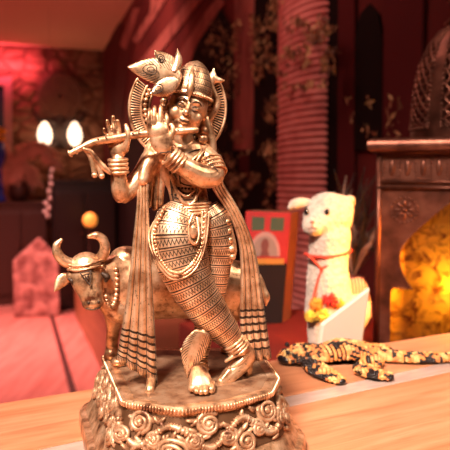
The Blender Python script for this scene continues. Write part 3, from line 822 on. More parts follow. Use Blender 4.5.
# --- flute with tassel
mb = MB()
fl = [(71, 153, 22), (80, 148.5, 22), (95, 142, 21), (117, 138, 19), (143, 134, 20), (170, 132, 22), (196, 130, 25)]
lim(mb, fl, [2.6, 3.0, 3.8, 4.0, 3.9, 3.6, 3.3], 18)
for x, y in ((70, 153.5), (75.5, 150.8)): blob(mb, x, y, 22, 2.0, 3.6, 3.9, -30)
fo = mb.build('flute', BR, statue)
for x, y in ((98, 137.8), (106, 135.9), (133, 132.0), (139, 131.0), (178, 128.6), (184, 128.2), (190, 127.6)):
    mb = MB(); blob(mb, x, y + 1.4, 24 if x < 150 else 26, 1.0, 1.0, .9, seg=10, ring=8); mb.build('finger_hole', PAT, fo)
mb = MB()
lim(mb, [(84, 149, 24), (91, 152, 24), (97, 160, 23), (103, 167, 22), (110, 173, 21)], [2.0, 2.6, 3.0, 3.2, 1.8], 10)
lim(mb, [(84, 149, 23), (90, 156, 22), (93, 165, 22), (94.5, 174, 22)], [1.8, 2.4, 2.6, 2.6], 10)
lim(mb, [(88, 151, 23), (95, 160, 22), (99, 168, 22), (101.5, 175, 22)], [1.8, 2.2, 2.6, 2.6], 10)
blob(mb, 94.5, 175, 22, 3, 3, 3); blob(mb, 101.8, 176, 22, 3, 3, 3)
mb.build('tassel', BR, statue)

# --- cow
cw_ = MB()
lim(cw_, [(126, 285, -56), (150, 286, -60), (180, 286, -63), (212, 287, -66), (238, 288, -68)], [(33, 22), (34, 24), (33, 24), (33, 23), (28, 20)], 28)
lim(cw_, [(140, 280, -58), (112, 278, -50), (92, 274, -42)], [(32, 20), (24, 17), (15, 14)], 20)       # neck
lim(cw_, [(105, 295, -46), (118, 308, -50), (130, 312, -54)], [12, 15, 14], 16)                         # dewlap
blob(cw_, 127, 258, -56, 17, 14, 12)                                                                    # hump
lim(cw_, [(86, 266, -36), (87, 280, -31), (91, 294, -26), (93, 301, -24)], [(16, 14), (15.5, 13), (12, 10.5), (10.5, 9)], 20)
blob(cw_, 93, 303, -22, 11, 8, 7.5, -8)
blob(cw_, 72, 276, -34, 6, 6, 6); blob(cw_, 103, 275, -34, 6, 6, 6)
def leg(px, py, t, topx, topy, r0, r1):
    foot = G(px, py); t0 = P(topx, topy, t)
    mid = t0.lerp(foot + Vector((0, 0, .006)), .55) + Vector((-.001, .002, 0))
    cw_.tube([t0, mid, foot + Vector((0, 0, .010)), foot + Vector((0, -.001, .004))], [r0, r1, r1*.95, r1*1.1], 14, round_caps=True)
leg(112, 358, -52, 116, 306, .011, .0052); leg(133, 356, -62, 132, 308, .011, .0052)
leg(228, 352, -70, 232, 304, .013, .0058); leg(250, 356, -60, 248, 302, .012, .0055)
cow = cw_.build('cow', BR, statue)
remesh(cow, .0008, 3, .5)
def part(name, fn, m=BR, parent=None):
    mb = MB(); fn(mb); return mb.build(name, m, parent or cow)
part('horn', lambda mb: lim(mb, [(76, 264, -36), (66, 262, -34), (58.5, 255, -32), (56.5, 246, -31), (61, 240, -30)], [5.4, 5.6, 5.0, 3.8, 1.8], 14))
part('horn', lambda mb: lim(mb, [(95, 262, -36), (101, 258, -34), (105, 249, -32), (103, 240, -31), (97, 235.5, -30), (89, 236.5, -30)], [5.2, 5.6, 5.2, 4.8, 4.0, 2.2], 14))
part('ear', lambda mb: leafshape(mb, (71, 274), (54, 292), 7, 3, -36, -32, 2))
part('ear', lambda mb: leafshape(mb, (104, 270), (114, 290), 6.5, 3, -36, -40, -2))
def hbands(mb):
    for dy, th in ((0, 1.3), (4.5, 1.3)):
        lim(mb, [(68, 265 + dy, -30), (76, 266 + dy, -22), (87, 264.5 + dy, -19), (97, 262 + dy, -22), (104, 260 + dy, -32)], [th]*5, 8)
    for k in range(15):
        x = 70 + k*2.3; blob(mb, x, 268.4 - .14*k + (1.2 if 3 < k < 9 else 0), -19.5 - abs(x-87)**2*.030, 1.2, 1.2, 1.6, seg=8, ring=6)
part('headband', hbands)
def marks(mb):
    for a in ([(80, 273), (91, 271), (90, 285), (80, 273)], [(84, 275), (88, 274.4), (87.6, 279), (84, 275)]):
        for (x0, y0), (x1, y1) in zip(a, a[1:]):
            lim(mb, [(x0, y0, -17.3 + (y0-272)*.30), (x1, y1, -17.3 + (y1-272)*.30)], [.6, .6], 6)
    lim(mb, [(103, 274, -27), (107, 277, -27), (106, 281, -27)], [2.2, 3.4, 1.6], 8)
    lim(mb, [(69, 279, -27.5), (72, 281, -26), (73, 284, -26)], [1.4, 2.2, 1.2], 8)
    blob(mb, 88.5, 303, -14.3, 1.3, 1, 1.7); blob(mb, 98.5, 302, -14.6, 1.3, 1, 1.7)
    lim(mb, [(86, 308.5, -16), (93, 309.6, -14), (100, 307.5, -16)], [.6]*3, 6)
part('etched_marks', marks, PAT)
part('neck_garland', lambda mb: [blob(mb, 107 + 11*math.cos(a)*.55 + 4, 283 + 24*math.sin(a), -30 - 3*math.cos(a), 2.6, 2.4, 2.6, seg=10, ring=8) for a in [k*math.pi/14 - .6 for k in range(15)]])
part('tail', lambda mb: lim(mb, [(250, 272, -62), (259, 276, -60), (263.5, 288, -58), (266.5, 297, -56), (266, 305, -56)], [2.2, 2.4, 2.8, 3.6, 1.2], 10))
for x, y in ((112, 358), (133, 356), (228, 352), (250, 356)):
    part('hoof', lambda mb: mb.lathe([(.0052, 0), (.0066, .0005), (.0058, .006), (.005, .0075)], G(x, y), 16))
part('hoof', lambda mb: mb.ell(G(119, 361.5, .003), (.0068, .006, .0042), None, 16, 10))

# ------------------------------------------------------------------ beaded lizard
m_b = [mat('bead_black', (.012, .008, .008), .25), mat('bead_amber', (.62, .23, .06), .3), mat('bead_cream', (.66, .40, .15), .3), mat('bead_orange', (.50, .15, .045), .3)]
liz = empty('beaded_lizard', onz(340, 372, ZC), 'black, orange and cream beaded lizard lying along the bar top', 'lizard')
def gz(px, py, h=0): p = onz(px, py, ZC); return Vector((p.x, p.y, ZC + h))
def beaded(name, pts, wid, hts, rad=.0021, seed=0):
    """a stuffed flat limb covered in rows of beads; pts on the bar top"""
    mb = MB(); P0 = [gz(*p) for p in pts]
    mb.cur = 0
    hh = [h*.5 for h in hts]
    Cn = [p + up*(h + .0006) for p, h in zip(P0, hh)]
    mb.tube(Cn, [(w_, h) for w_, h in zip(wid, hh)], 14, up=(0, 0, 1), round_caps=True, sub=4)
    # beads
    N = 60; ln = sum((Cn[i+1]-Cn[i]).length for i in range(len(Cn)-1))
    def ev(q):
        i = q*(len(Cn)-1); j = min(int(i), len(Cn)-2); f = i - j; e = f
        return Cn[j].lerp(Cn[j+1], f), wid[j]*(1-e)+wid[j+1]*e, hh[j]*(1-e)+hh[j+1]*e, (Cn[j+1]-Cn[j]).normalized()
    q = 0; row = 0
    while q <= 1.0:
        c, w_, h, d = ev(q); sd = Vector((-d.y, d.x, 0)).normalized()
        n = max(3, int(math.pi*(w_ + h)*.62/(rad*1.75)))
        for k in range(n + 1):
            a = -.35 + (math.pi + .7)*(k + (.5 if row % 2 else 0))/(n + .5)
            p = c + sd*w_*math.cos(a) + up*h*math.sin(a)
            if p.z < ZC + rad*.5: p.z = ZC + rad*.5
            v = mnoise.noise(Vector((q*ln*120 + seed, math.cos(a)*w_*150, seed*3.1))) + .25*(rnd.random() - .5)
            mb.cur = 0 if v < -.13 else (3 if v < -.04 else (1 if v < .20 else 2))
            mb.ell(p, (rad*.95, rad*.95, rad*.8), None, 8, 5)
        q += rad*1.55/ln; row += 1
    return mb.build(name, m_b, liz)
beaded('body', [(308, 364), (320, 362), (342, 360.5), (362, 359.5), (378, 360.5), (389, 361)], [.012, .0185, .0215, .0205, .0140, .010], [.012, .016, 0.022, .018, .013, .010], seed=1)
beaded('head', [(284, 365), (291, 363.5), (301, 363), (311, 364)], [.0095, .0165, .0180, .0120], [.010, .014, .015, .012], seed=5)
beaded('tail', [(386, 361), (402, 362), (422, 362.5), (440, 361.5), (462, 360), (480, 356)], [.0120, .0120, .0110, .0095, .0075, .004], [.010, .010, .009, .008, .006, .004], seed=9)
beaded('leg', [(312, 370), (320, 376), (331, 381), (342, 385)], [.0095, .0110, .0095, .0045], [.011, .009, .008, .006], seed=13)
beaded('leg', [(316, 355), (307, 352), (298, 352), (291, 352.5)], [.009, .008, .007, .004], [.010, .009, .008, .006], seed=17)
beaded('leg', [(374, 366), (363, 374), (374, 378.5), (391, 380.5)], [.0100, .0110, .0105, .0055], [.011, .009, .009, .006], seed=21)
beaded('leg', [(372, 354), (380, 351), (390, 352)], [.008, .007, .004], [.010, .007, .005], seed=25)
for x, y in ((287, 358), (288, 366.5)):
    p = gz(x, y); MB().ell(p + up*.0150, .0026, None, 12, 8).build('eye', m_b[0], liz)

# ------------------------------------------------------------------ white slab
m_white = mat('white_plastic', (.50, .42, .35), .3); m_white.node_tree.nodes['Principled BSDF'].inputs['Subsurface Weight'].default_value = .15
m_white.node_tree.nodes['Principled BSDF'].inputs['Subsurface Radius'].default_value = (.02, .01, .006)
bl, br_ = onz(318, 357.2, ZC + .0005), onz(352, 353.0, ZC + .0005)
tl, tr = at(322.5, 324, bl.y + .006), at(371, 287, br_.y + .02)
br2 = at(362, 352, br_.y + .012); br2.z = ZC + .0008
nrm_ = (tl - bl).cross(br2 - bl).normalized()
if nrm_.y > 0: nrm_ = -nrm_
card = MB().prism([bl, br2, tr, tl], -nrm_*.007).build('white_stand', m_white, smooth=False, origin=bl)
bevel(card, .0028, 4); tag(card, 'slanted white plastic stand at the bar edge behind the beaded lizard', 'stand')

# ------------------------------------------------------------------ plush alpaca
m_fur = mat('plush_fur', (.82, .68, .56), .95); t = NT(m_fur)
nz = t.noise(t.coord('Object'), 160, 4); t.base(t.ramp(nz, [(.3, (.42, .31, .25)), (.65, (.54, .43, .36))])); t.bump(nz, 1.0, .004)
m_fur.node_tree.nodes['Principled BSDF'].inputs['Sheen Weight'].default_value = .3
AY = .385
AS = (AY + .5)/FPX
def A_(px, py, t=0): return at(px, py, AY - t*AS)
alp = empty('plush_alpaca', Vector((A_(328, 340).x, AY, LZ)), 'white plush alpaca with a red neck cord beside the copper lantern', 'soft toy')
mb = MB()
def al(pts, rad, seg=22): mb.tube([A_(*p) for p in pts], [(r_*AS, r_*AS*.95) if isinstance(r_, (int, float)) else (r_[0]*AS, r_[1]*AS) for r_ in rad], seg, up=(0, 1, 0), round_caps=True)
def ab(px, py, t, rx, ry, rz, tilt=0): mb.ell(A_(px, py, t), (rx*AS, ry*AS, rz*AS), Matrix.Rotation(R(tilt), 3, 'Y'), 26, 18)
ab(328, 216, 0, 25, 20, 24); ab(320, 221, 8, 17, 15, 16); ab(313, 226, 15, 11, 10, 10); ab(338, 210, -2, 16, 16, 16)
al([(330, 235, 0), (328, 262, 0), (328, 285, 0), (330, 310, -3)], [21, 20, 22, 26])
ab(335, 313, -10, 29, 32, 27); ab(346, 309, -22, 25, 30, 27)
for x, t in ((318, 6), (340, 4), (326, -34), (354, -36)):
    p = A_(x, 325, t); q = Vector((p.x, p.y, LZ + .0165)); mb.tube([p, p.lerp(q, .6), q], [.016, .014, .014], 14, round_caps=True)
ab2 = mb.build('body', m_fur, alp); remesh(ab2, .0022, 3, .5)
tx = bpy.data.textures.new('fur_clumps', 'CLOUDS'); tx.noise_scale = .005; tx.noise_depth = 2
dm = ab2.modifiers.new('fur', 'DISPLACE'); dm.texture = tx; dm.strength = .0018; dm.mid_level = .5; dm.texture_coords = 'LOCAL'
m_eye = mat('black_button', (.01, .008, .008), .15)
mb = MB(); al([(308, 203, 4), (300, 203, 6), (294, 204.5, 8), (290, 207, 9)], [4.5, 5.5, 5.0, 2.6]); mb.build('ear', m_fur, alp)
mb = MB(); al([(344, 203, -14), (350, 200, -20), (353, 204, -24)], [5, 5, 2.5]); mb.build('ear', m_fur, alp)
def onbody(px, py):
    v = np.array([p.co for p in ab2.data.vertices]); d = ray(px, py).normalized(); rel = v - np.array(CAM)
    k = rel @ np.array(d); off = np.linalg.norm(rel - np.outer(k, np.array(d)), axis=1)
    near = k[off < .004]; return CAM + d*(float(near.min()) if len(near) else float(k[off.argmin()]))
for ex, ey in ((306.5, 212), (327, 212)):
    MB().ell(onbody(ex, ey), (2.5*AS, 2.5*AS, 3.2*AS)).build('eye', m_eye, alp)
mb = MB(); mb.ell(onbody(312.5, 222), (2.4*AS, 1.3*AS, 1.3*AS))
for line_ in ([(312.5, 223), (312.5, 227)], [(308, 229), (312.5, 227.3), (317, 229)]): mb.tube([onbody(x, y) for x, y in line_], .6*AS, 6, sub=2)
mb.build('nose', mat('stitched_nose', (.25, .10, .07), .7), alp)
m_cord = mat('red_cord', (.45, .03, .015), .7)
mb = MB(); al([(305, 254, 8), (312, 256, 15), (328, 257, 19), (344, 254, 14), (351, 250, 4)], [1.7]*5, 8); al([(309, 256, 15), (318, 265, 17), (322, 268, 17.5), (334, 262, 17), (346, 254, 12)], [1.4]*5, 8)
al([(322, 268, 17), (317, 284, 17), (313, 300, 19)], [1.3]*3, 8); al([(322, 268, 17), (326, 284, 17), (327, 298, 19)], [1.3]*3, 8); mb.build('neck_cord', m_cord, alp)
m_pom = [mat('pompom_orange', (.75, .25, .03), .9), mat('pompom_yellow', (.70, .45, .05), .9), mat('pompom_red', (.55, .03, .02), .9)]
for i, (x, y, t, r_) in enumerate(((316, 304, 20, 8), (330, 300, 20, 9), (322, 315, 22, 8), (338, 304, 18, 7), (311, 316, 20, 7))):
    mb = MB()
    c = A_(x, y, t)
    for k in range(120):
        d = Vector((rnd.gauss(0, 1), rnd.gauss(0, 1), rnd.gauss(0, 1))).normalized(); mb.cur = 0
        mb.tube([c, c + d*r_*AS*rnd.uniform(.75, 1.0)], [.0016, .0009], 4, sub=1)
    mb.build('pompom', m_pom[(0, 2, 1, 0, 1)[i]], alp)
m_sad = mat('woven_blanket', (.2, .05, .03), .9); t = NT(m_sad)
wvn = t.n('ShaderNodeTexWave', Scale=60.0, Distortion=.5); t.l(t.coord('Object', (1, 1, 1)), wvn.inputs['Vector'])
t.base(t.ramp(wvn.outputs['Fac'], [(.2, (.03, .015, .012)), (.5, (.30, .03, .02)), (.8, (.35, .28, .22))]))
mb = MB(); mb.sheet([(A_(342, 281, -2), A_(359, 277, -20)), (A_(346, 290, 2), A_(365, 284, -16)), (A_(350, 306, 2), A_(369, 300, -14)), (A_(352, 322, 2), A_(371, 318, -14))], 14, 0, 1, .003, (.5, -.8, .3)); mb.build('blanket', m_sad, alp)

# ------------------------------------------------------------------ red picture box
m_rb = mat('red_box_card', (.33, .010, .014), .5); m_gold = mat('tan_edge', (.20, .085, .045), .5); m_blk = mat('black_card', (.012, .006, .006), .6, 0, .15)
m_grn = mat('dark_green_print', (.035, .06, .03), .6); m_pal = mat('pale_print', (.36, .20, .18), .6)
BY = .66
c0 = [at(246, 211, BY), at(291, 212.5, BY + .012), at(282, 322, BY - .012), at(240, 330, BY - .024)]
zmin = min(c0[2].z, c0[3].z); sh = LZ - zmin
for k in (2, 3): c0[k] = c0[k] + Vector((0, 0, 0))
c0[2].z = LZ + .0005; c0[3].z = LZ + .0005
nb = (c0[1]-c0[0]).cross(c0[3]-c0[0]).normalized()
if nb.y > 0: nb = -nb
dvec = Vector((.020, .040, 0))
box = empty('gift_box', (c0[2]+c0[3])/2, 'red card box with a round portrait standing behind the statue', 'box')
bb = MB().prism([c0[0], c0[1], c0[2], c0[3]], dvec).build('box_body', [m_gold], box, smooth=False)
def bxp(u, v, o=.0012): return c0[0].lerp(c0[1], u).lerp(c0[3].lerp(c0[2], u), v) + nb*o
def bq(mb, u0, u1, v0, v1, o=.0012): mb.prism([bxp(u0, v0, o), bxp(u1, v0, o), bxp(u1, v1, o), bxp(u0, v1, o)], -nb*.001)
mb = MB(); bq(mb, 0, 1, 0, .46, .0010); mb.build('red_face', m_rb, box, smooth=False)
mb = MB(); bq(mb, 0, 1, .46, 1, .0010); mb.build('black_face', m_blk, box, smooth=False)
mb = MB(); bq(mb, .14, .42, .05, .17, .0016); bq(mb, .56, .86, .05, .17, .0016); mb.build('dark_label', m_grn, box, smooth=False)
mb = MB(); mb.prism([bxp(.46 + .36*math.cos(a), .40 - .22*math.sin(a), .0018) for a in [math.pi*k/24 for k in range(25)]], -nb*.001); mb.build('arched_portrait', m_pal, box, smooth=False)
mb = MB(); mb.prism([bxp(.46 + .30*math.cos(a), .40 - .18*math.sin(a), .0024) for a in [math.pi*k/24 for k in range(25)]], -nb*.001); mb.build('portrait_ground', mat('grey_print', (.22, .15, .13), .6), box, smooth=False)
mb = MB(); mb.prism([bxp(.46 + .09*math.cos(a), .30 - .06*math.sin(a), .003) for a in [2*math.pi*k/20 for k in range(20)]], -nb*.001)
mb.prism([bxp(.36, .40, .003), bxp(.40, .34, .003), bxp(.53, .34, .003), bxp(.58, .40, .003)], -nb*.001); mb.build('portrait_figure', mat('dark_print', (.13, .03, .025), .6), box, smooth=False)
mb = MB(); bq(mb, .10, .92, .42, .47, .0030); mb.build('gold_strip', mat('gold_print', (.62, .30, .07), .4, .6), box, smooth=False)

# ------------------------------------------------------------------ dark feather grass behind the alpaca
m_fe = mat('dark_plume', (.03, .018, .012), .45); m_fe2 = mat('pale_plume_tip', (.34, .22, .17), .5)
PY = .74
pl = empty('dark_plume_bunch', Vector((at(352, 300, PY).x, PY, LZ)), 'dark feathery plumes in a pot standing behind the plush alpaca', 'plant')
MB().lathe([(.022, 0), (.030, .02), (.032, .05), (.024, .07), (.026, .075)], Vector((at(352, 300, PY).x, PY, LZ)), 24).build('pot', m_dark, pl)
mb = MB()
ctr = Vector((at(352, 300, PY).x, PY, LZ + .07))
for k in range(46):
    x1, y1 = rnd.uniform(334, 378), rnd.uniform(166, 250)
    tip = at(x1, y1, PY + rnd.uniform(-.05, .05)); mid = ctr.lerp(tip, .55) + Vector((rnd.uniform(-.02, .02), rnd.uniform(-.02, .02), .02))
    mb.cur = 1 if k % 5 == 0 else 0
    mb.tube([ctr, mid, tip], [(.001, .001), (.0032, .0008), (.0005, .0004)], 6, sub=5)
    for b in range(16):
        f = .35 + .65*b/16; p = mid.lerp(tip, (f-.35)/.65)
        d = (tip - mid).normalized(); sdv = Vector((d.z, 0, -d.x))*(1 if b % 2 else -1)
        mb.tube([p, p + (d + sdv*.5)*.016*(1.15-f)], [(.0011, .0006), (.0003, .0003)], 4, sub=1)
o = mb.build('plumes', [m_fe, m_fe2], pl)

# ------------------------------------------------------------------ copper lantern
m_cop = mat('aged_copper', (.28, .11, .07), .38, .85); t = NT(m_cop)
nz = t.noise(t.coord('Object'), 30, 5); t.base(t.ramp(nz, [(.3, (.06, .020, .013)), (.5, (.135, .046, .030)), (.75, (.22, .085, .057))])); t.bump(t.noise(t.coord('Object'), 160, 3), .3, .001)
m_cop2 = mat('lamp_holder_copper', (.16, .055, .028), .5, .7)  # plain brown copper of the lamp holder
m_mica = bpy.data.materials.new('amber_mica'); m_mica.use_nodes = True; tr_ = m_mica.node_tree; tr_.nodes.remove(tr_.nodes['Principled BSDF'])
tl_ = tr_.nodes.new('ShaderNodeBsdfTranslucent'); gl_ = tr_.nodes.new('ShaderNodeBsdfGlossy'); mx = tr_.nodes.new('ShaderNodeMixShader'); mx.inputs[0].default_value = .06
tcn = tr_.nodes.new('ShaderNodeTexCoord'); vz = tr_.nodes.new('ShaderNodeTexNoise'); vz.inputs['Scale'].default_value = 34; vz.inputs['Detail'].default_value = 6; vz.inputs['Distortion'].default_value = 1.4
vr = tr_.nodes.new('ShaderNodeTexVoronoi'); vr.feature = 'DISTANCE_TO_EDGE'; vr.inputs['Scale'].default_value = 42
rp = tr_.nodes.new('ShaderNodeValToRGB'); e = rp.color_ramp.elements; e[0].position = .40; e[0].color = (.16, .035, .002, 1); e[1].position = .68; e[1].color = (.70, .33, .025, 1)
bp = tr_.nodes.new('ShaderNodeBump'); bp.inputs['Strength'].default_value = .8; bp.inputs['Distance'].default_value = .004
wrp = tr_.nodes.new('ShaderNodeMix'); wrp.data_type = 'VECTOR'; wrp.inputs[0].default_value = .04
tr_.links.new(tcn.outputs['Object'], vz.inputs['Vector']); tr_.links.new(tcn.outputs['Object'], wrp.inputs[4]); tr_.links.new(vz.outputs['Color'], wrp.inputs[5]); tr_.links.new(wrp.outputs[1], vr.inputs['Vector'])
mm = tr_.nodes.new('ShaderNodeMath'); mm.operation = 'MULTIPLY_ADD'; mm.inputs[1].default_value = .9; tr_.links.new(vr.outputs[0], mm.inputs[0]); tr_.links.new(vz.outputs['Fac'], mm.inputs[2])
tr_.links.new(mm.outputs[0], rp.inputs[0]); tr_.links.new(rp.outputs[0], tl_.inputs['Color']); tr_.links.new(vz.outputs['Fac'], bp.inputs['Height']); tr_.links.new(bp.outputs[0], tl_.inputs['Normal'])
gl_.inputs['Roughness'].default_value = .3; gl_.inputs['Color'].default_value = (.9, .6, .3, 1)
tr_.links.new(tl_.outputs[0], mx.inputs[1]); tr_.links.new(gl_.outputs[0], mx.inputs[2]); tr_.links.new(mx.outputs[0], tr_.nodes['Material Output'].inputs[0])
LY = .43; LD = (LY + .5)/FPX
LCX = 460
lc = at(LCX, 300, LY)
lant = empty('lantern', Vector((lc.x, LY, LZ)), 'tall copper lantern with lit amber panels and a pierced dome', 'lantern')
def lp(px, py, dy=0): return at(px, py, LY + dy)          # on the lantern's front face
HW = 82*LD; topz = lp(LCX, 152).z; botz = LZ
# front plate: left and right of the keyhole opening, as a plate with a hole
half = [(0, 190), (8, 199), (22, 211), (38, 226), (52, 240), (59, 252), (60, 264), (56, 278), (47, 291.5), (66, 291.5), (68, 296), (68, 372)]
hole = [(LCX + x, y) for x, y in half] + [(LCX - x, y) for x, y in half[::-1][:-1]]
z_of = lambda y: lp(LCX, y).z
HP = [Vector(((x - 225)*LD, LY, z_of(y) if y < 372 else botz + .012)) for x, y in hole]
x0, x1 = lc.x - HW, lc.x + HW
def plate():
    mb = MB()
    # strips between the outline of the hole and the plate's edges (left half and right half)
    for sgn in (-1, 1):
        pts = [p for p in HP if (p.x - lc.x)*sgn >= -1e-6]; pts.sort(key=lambda p: -p.z)
        if sgn < 0: edge = x0
        else: edge = x1
        ordr = [Vector((lc.x + sgn*h[0]*LD, LY, z_of(h[1]) if h[1] < 372 else botz + .012)) for h in half]
        ring_ = [Vector((lc.x, LY, topz))] + [Vector((edge, LY, topz)), Vector((edge, LY, botz)), Vector((ordr[-1].x, LY, botz))] + ordr[::-1]
        mb.prism(ring_, Vector((0, .004, 0)))
    return mb
face = plate().build('front_plate', m_cop, lant, smooth=False)
mb = MB()
for xx in (x0 + .002, x1 - .002):
    for yy in (LY + .026, LY + .210): mb.box((xx, yy, (topz + botz)/2), (.004, .044, topz - botz))
    for zz in (botz + .02, topz - .04): mb.box((xx, LY + .118, zz), (.004, .142, .04 if zz < 1.1 else .08))
mb.box((lc.x, LY + .234, (topz+botz)/2), (2*HW, .004, topz - botz)); mb.box((lc.x, LY + .118, botz + .003), (2*HW - .01, .226, .006)); mb.box((lc.x, LY + .118, topz - .003), (2*HW - .01, .226, .006))
mb.build('case', m_cop, lant, smooth=False)
for sx in (x0, x1):
    MB().tube([(sx, LY - .001, botz), (sx, LY - .001, topz)], .0045, 12, sub=2).build('corner_post', m_cop, lant)
def mp(x, z): return Vector((x, LY + .010, z))
mb = MB(); nx_, nz_ = 28, 34; vs = []
for i in range(nz_ + 1):
    for j in range(nx_ + 1):
        x = x0 + .008 + (2*HW - .016)*j/nx_; z = botz + .008 + (topz - botz - .016)*i/nz_
        vs.append((x, LY + .013 + .004*mnoise.noise(Vector((x*28, z*28, 3))), z))
mb.add(vs, [(i*(nx_+1)+j, i*(nx_+1)+j+1, (i+1)*(nx_+1)+j+1, (i+1)*(nx_+1)+j) for i in range(nz_) for j in range(nx_)])
mb.build('amber_panel', m_mica, lant)
for xx in (x0 + .006, x1 - .006): MB().add([(xx, LY + .118 + a_*.073, (topz + botz)/2 - .02 + b_*(topz - botz - .09)/2) for a_, b_ in ((-1, -1), (1, -1), (1, 1), (-1, 1))], [(0, 1, 2, 3)]).build('amber_panel', m_mica, lant, smooth=False)
# beading round the opening, rosette, studded band
mb = MB()
ol = [Vector((lc.x + s2*h[0]*LD, LY - .001, z_of(h[1]))) for s2 in (-1,) for h in half[:-1]] ; orr = [Vector((2*lc.x - p.x, p.y, p.z)) for p in ol]
for L_ in (ol, orr):
    for a, b in zip(L_, L_[1:]):
        n = max(1, int((b-a).length/.0048))
        for k in range(n): mb.ell(a.lerp(b, k/n), .0018, None, 8, 6)
mb.build('opening_beads', m_cop, lant)
for sx in (-1, 1):
    mb = MB(); c = Vector((lc.x + sx*56*LD, LY - .0005, z_of(211)))
    for k in range(20): a = 2*math.pi*k/20; mb.ell(c + Vector((13*LD*math.cos(a), 0, 13*LD*math.sin(a))), .0019, None, 8, 6)
    for k in range(8): a = 2*math.pi*k/8; mb.ell(c + Vector((6.5*LD*math.cos(a), 0, 6.5*LD*math.sin(a))), (.0055, .0018, .0024), Matrix.Rotation(-a, 3, 'Y'), 10, 6)
    mb.ell(c, .0034, None, 10, 8)
    mb.build('rosette', m_cop, lant)
mb = MB()
for y in (152, 182, 188): mb.tube([(x0 - .003, LY - .003, z_of(y)), (x1 + .003, LY - .003, z_of(y))], .0028 if y != 182 else .002, 10, sub=2)
mb.build('band_moulding', m_cop, lant)
mb = MB(); xs = 10
for k in range(xs + 1):
    x = x0 + .008 + (2*HW - .016)*k/xs
    for q in range(6): mb.ell((x, LY - .0008, z_of(158 + q*4.2)), .0017, None, 8, 6)
    if k < xs:
        for q in range(1, 5):
            xx = x + (2*HW - .016)/xs*q/5; mb.ell((xx, LY - .0008, z_of(157 if k % 2 else 179)), .0017, None, 8, 6)
        mb.ell((x + (2*HW-.016)/xs*.5, LY + .0005, z_of(168)), ((2*HW-.016)/xs*.20, .0025, 8.5*LD), None, 12, 8)
mb.build('studded_band', m_cop, lant)
# ledge moulding and dome
cy = LY + .118
def ring_sq(mb, prof, seg=4):
    vs = []
    for r_, z in prof:
        for sx, sy in ((-1, -1), (1, -1), (1, 1), (-1, 1)): vs.append((lc.x + sx*r_, cy + sy*r_, z))
    n = len(prof)
    mb.add(vs, [(i*4+j, i*4+(j+1) % 4, (i+1)*4+(j+1) % 4, (i+1)*4+j) for i in range(n-1) for j in range(4)] + [(3, 2, 1, 0), tuple((n-1)*4+j for j in range(4))])
mb = MB(); zt0, zt1 = topz, lp(LCX, 137, .0).z
pr = [(HW + .001, zt0)]
for k in range(9): a = -math.pi/2 + math.pi*k/8; pr.append((HW + .008 + .009*math.cos(a), (zt0+zt1)/2 + (zt1-zt0)/2*math.sin(a)))
pr.append((HW - .01, zt1 + .001)); ring_sq(mb, pr); mb.build('ledge', m_cop, lant, sharp=50)
dz0 = zt1; DR = 50*LD*1.10
def dz(y): return at(LCX, y, LY + .06).z
dprof = [(DR, dz0), (DR*1.01, dz(128)), (DR*1.0, dz(122)), (DR*.985, dz(105)), (DR*.95, dz(82)), (DR*.86, dz(58)), (DR*.70, dz(38)), (DR*.50, dz(24)), (DR*.36, dz(18))]
# pierced dome: solid ribs, lattice panels between
mb = MB(); NRIB = 6
def dome(a, f, off=0):
    i = f*(len(dprof)-1); j = min(int(i), len(dprof)-2); g = i-j; r_ = dprof[j][0]*(1-g)+dprof[j+1][0]*g + off; z = dprof[j][1]*(1-g)+dprof[j+1][1]*g
    return Vector((lc.x + r_*math.cos(a), cy + r_*math.sin(a), z))
A0 = -math.pi/2 - R(2)
for k in range(NRIB):
    a = A0 + 2*math.pi*(k + .5)/NRIB; wdt = .16
    vs = []
    for off in (0, -.003):
        for i in range(25):
            f = i/24
            for s2 in (-1, 0, 1): vs.append(dome(a + s2*wdt, f, off))
    fs = []
    for i in range(24):
        for s2 in (0, 1):
            q4 = (i*3+s2, i*3+s2+1, (i+1)*3+s2+1, (i+1)*3+s2); fs += [q4, tuple(75+x for x in q4[::-1])]
    mb.add(vs, fs)
    # arch bottoms and tops
    a2 = A0 + 2*math.pi*k/NRIB; hwid = math.pi/NRIB
    vs = []
    for off in (0, -.003):
        for i in range(4):
            for j in range(9): vs.append(dome(a2 - hwid + 2*hwid*j/8, i/3*.15, off))
        for i in range(4):
            for j in range(9): vs.append(dome(a2 - hwid + 2*hwid*j/8, .90 + i/3*.10, off))
    fs = []
    for ob in (0, 72):
        for blk in (0, 36):
            for i in range(3):
                for j in range(8): b = ob+blk; fs.append((b+i*9+j, b+i*9+j+1, b+(i+1)*9+j+1, b+(i+1)*9+j))
    mb.add(vs, fs)
mb.build('dome', m_cop, lant)
mb = MB()
for k in range(NRIB):
    a2 = A0 + 2*math.pi*k/NRIB; hwid = math.pi/NRIB - .16
    for q in range(-6, 8):                    # crossing strips of the lattice
        for sgn in (-1, 1):
            pts = []
            for i in range(15):
                x = -1 + 2*i/14; f = .52 + .36*(q*.26 + sgn*x*.42)*.78
                if .13 < f < .92: pts.append(dome(a2 + sgn*0 + x*hwid, f, -.001))
            if len(pts) > 2: mb.tube(pts, .0024, 6, sub=1)
    for s2 in (-1, 1):
        for i in range(30): mb.ell(dome(a2 + s2*(hwid + .02), .14 + .77*i/29, .001), .0020, None, 8, 6)
    for i in range(9): mb.ell(dome(a2 - hwid + 2*hwid*i/8, .14, .001), .0020, None, 8, 6)
mb.build('lattice', m_cop, lant)
MB().lathe([(DR*.36, dz(18)), (DR*.40, dz(14)), (DR*.26, dz(8)), (DR*.22, dz(-2)), (DR*.34, dz(-10)), (DR*.1, dz(-22)), (.001, dz(-30))], (lc.x, cy, 0), 32).build('finial', m_cop, lant)
mb = MB(); mb.ell((lc.x - .005, LY + .06, z_of(288)), .012, None, 16, 12)
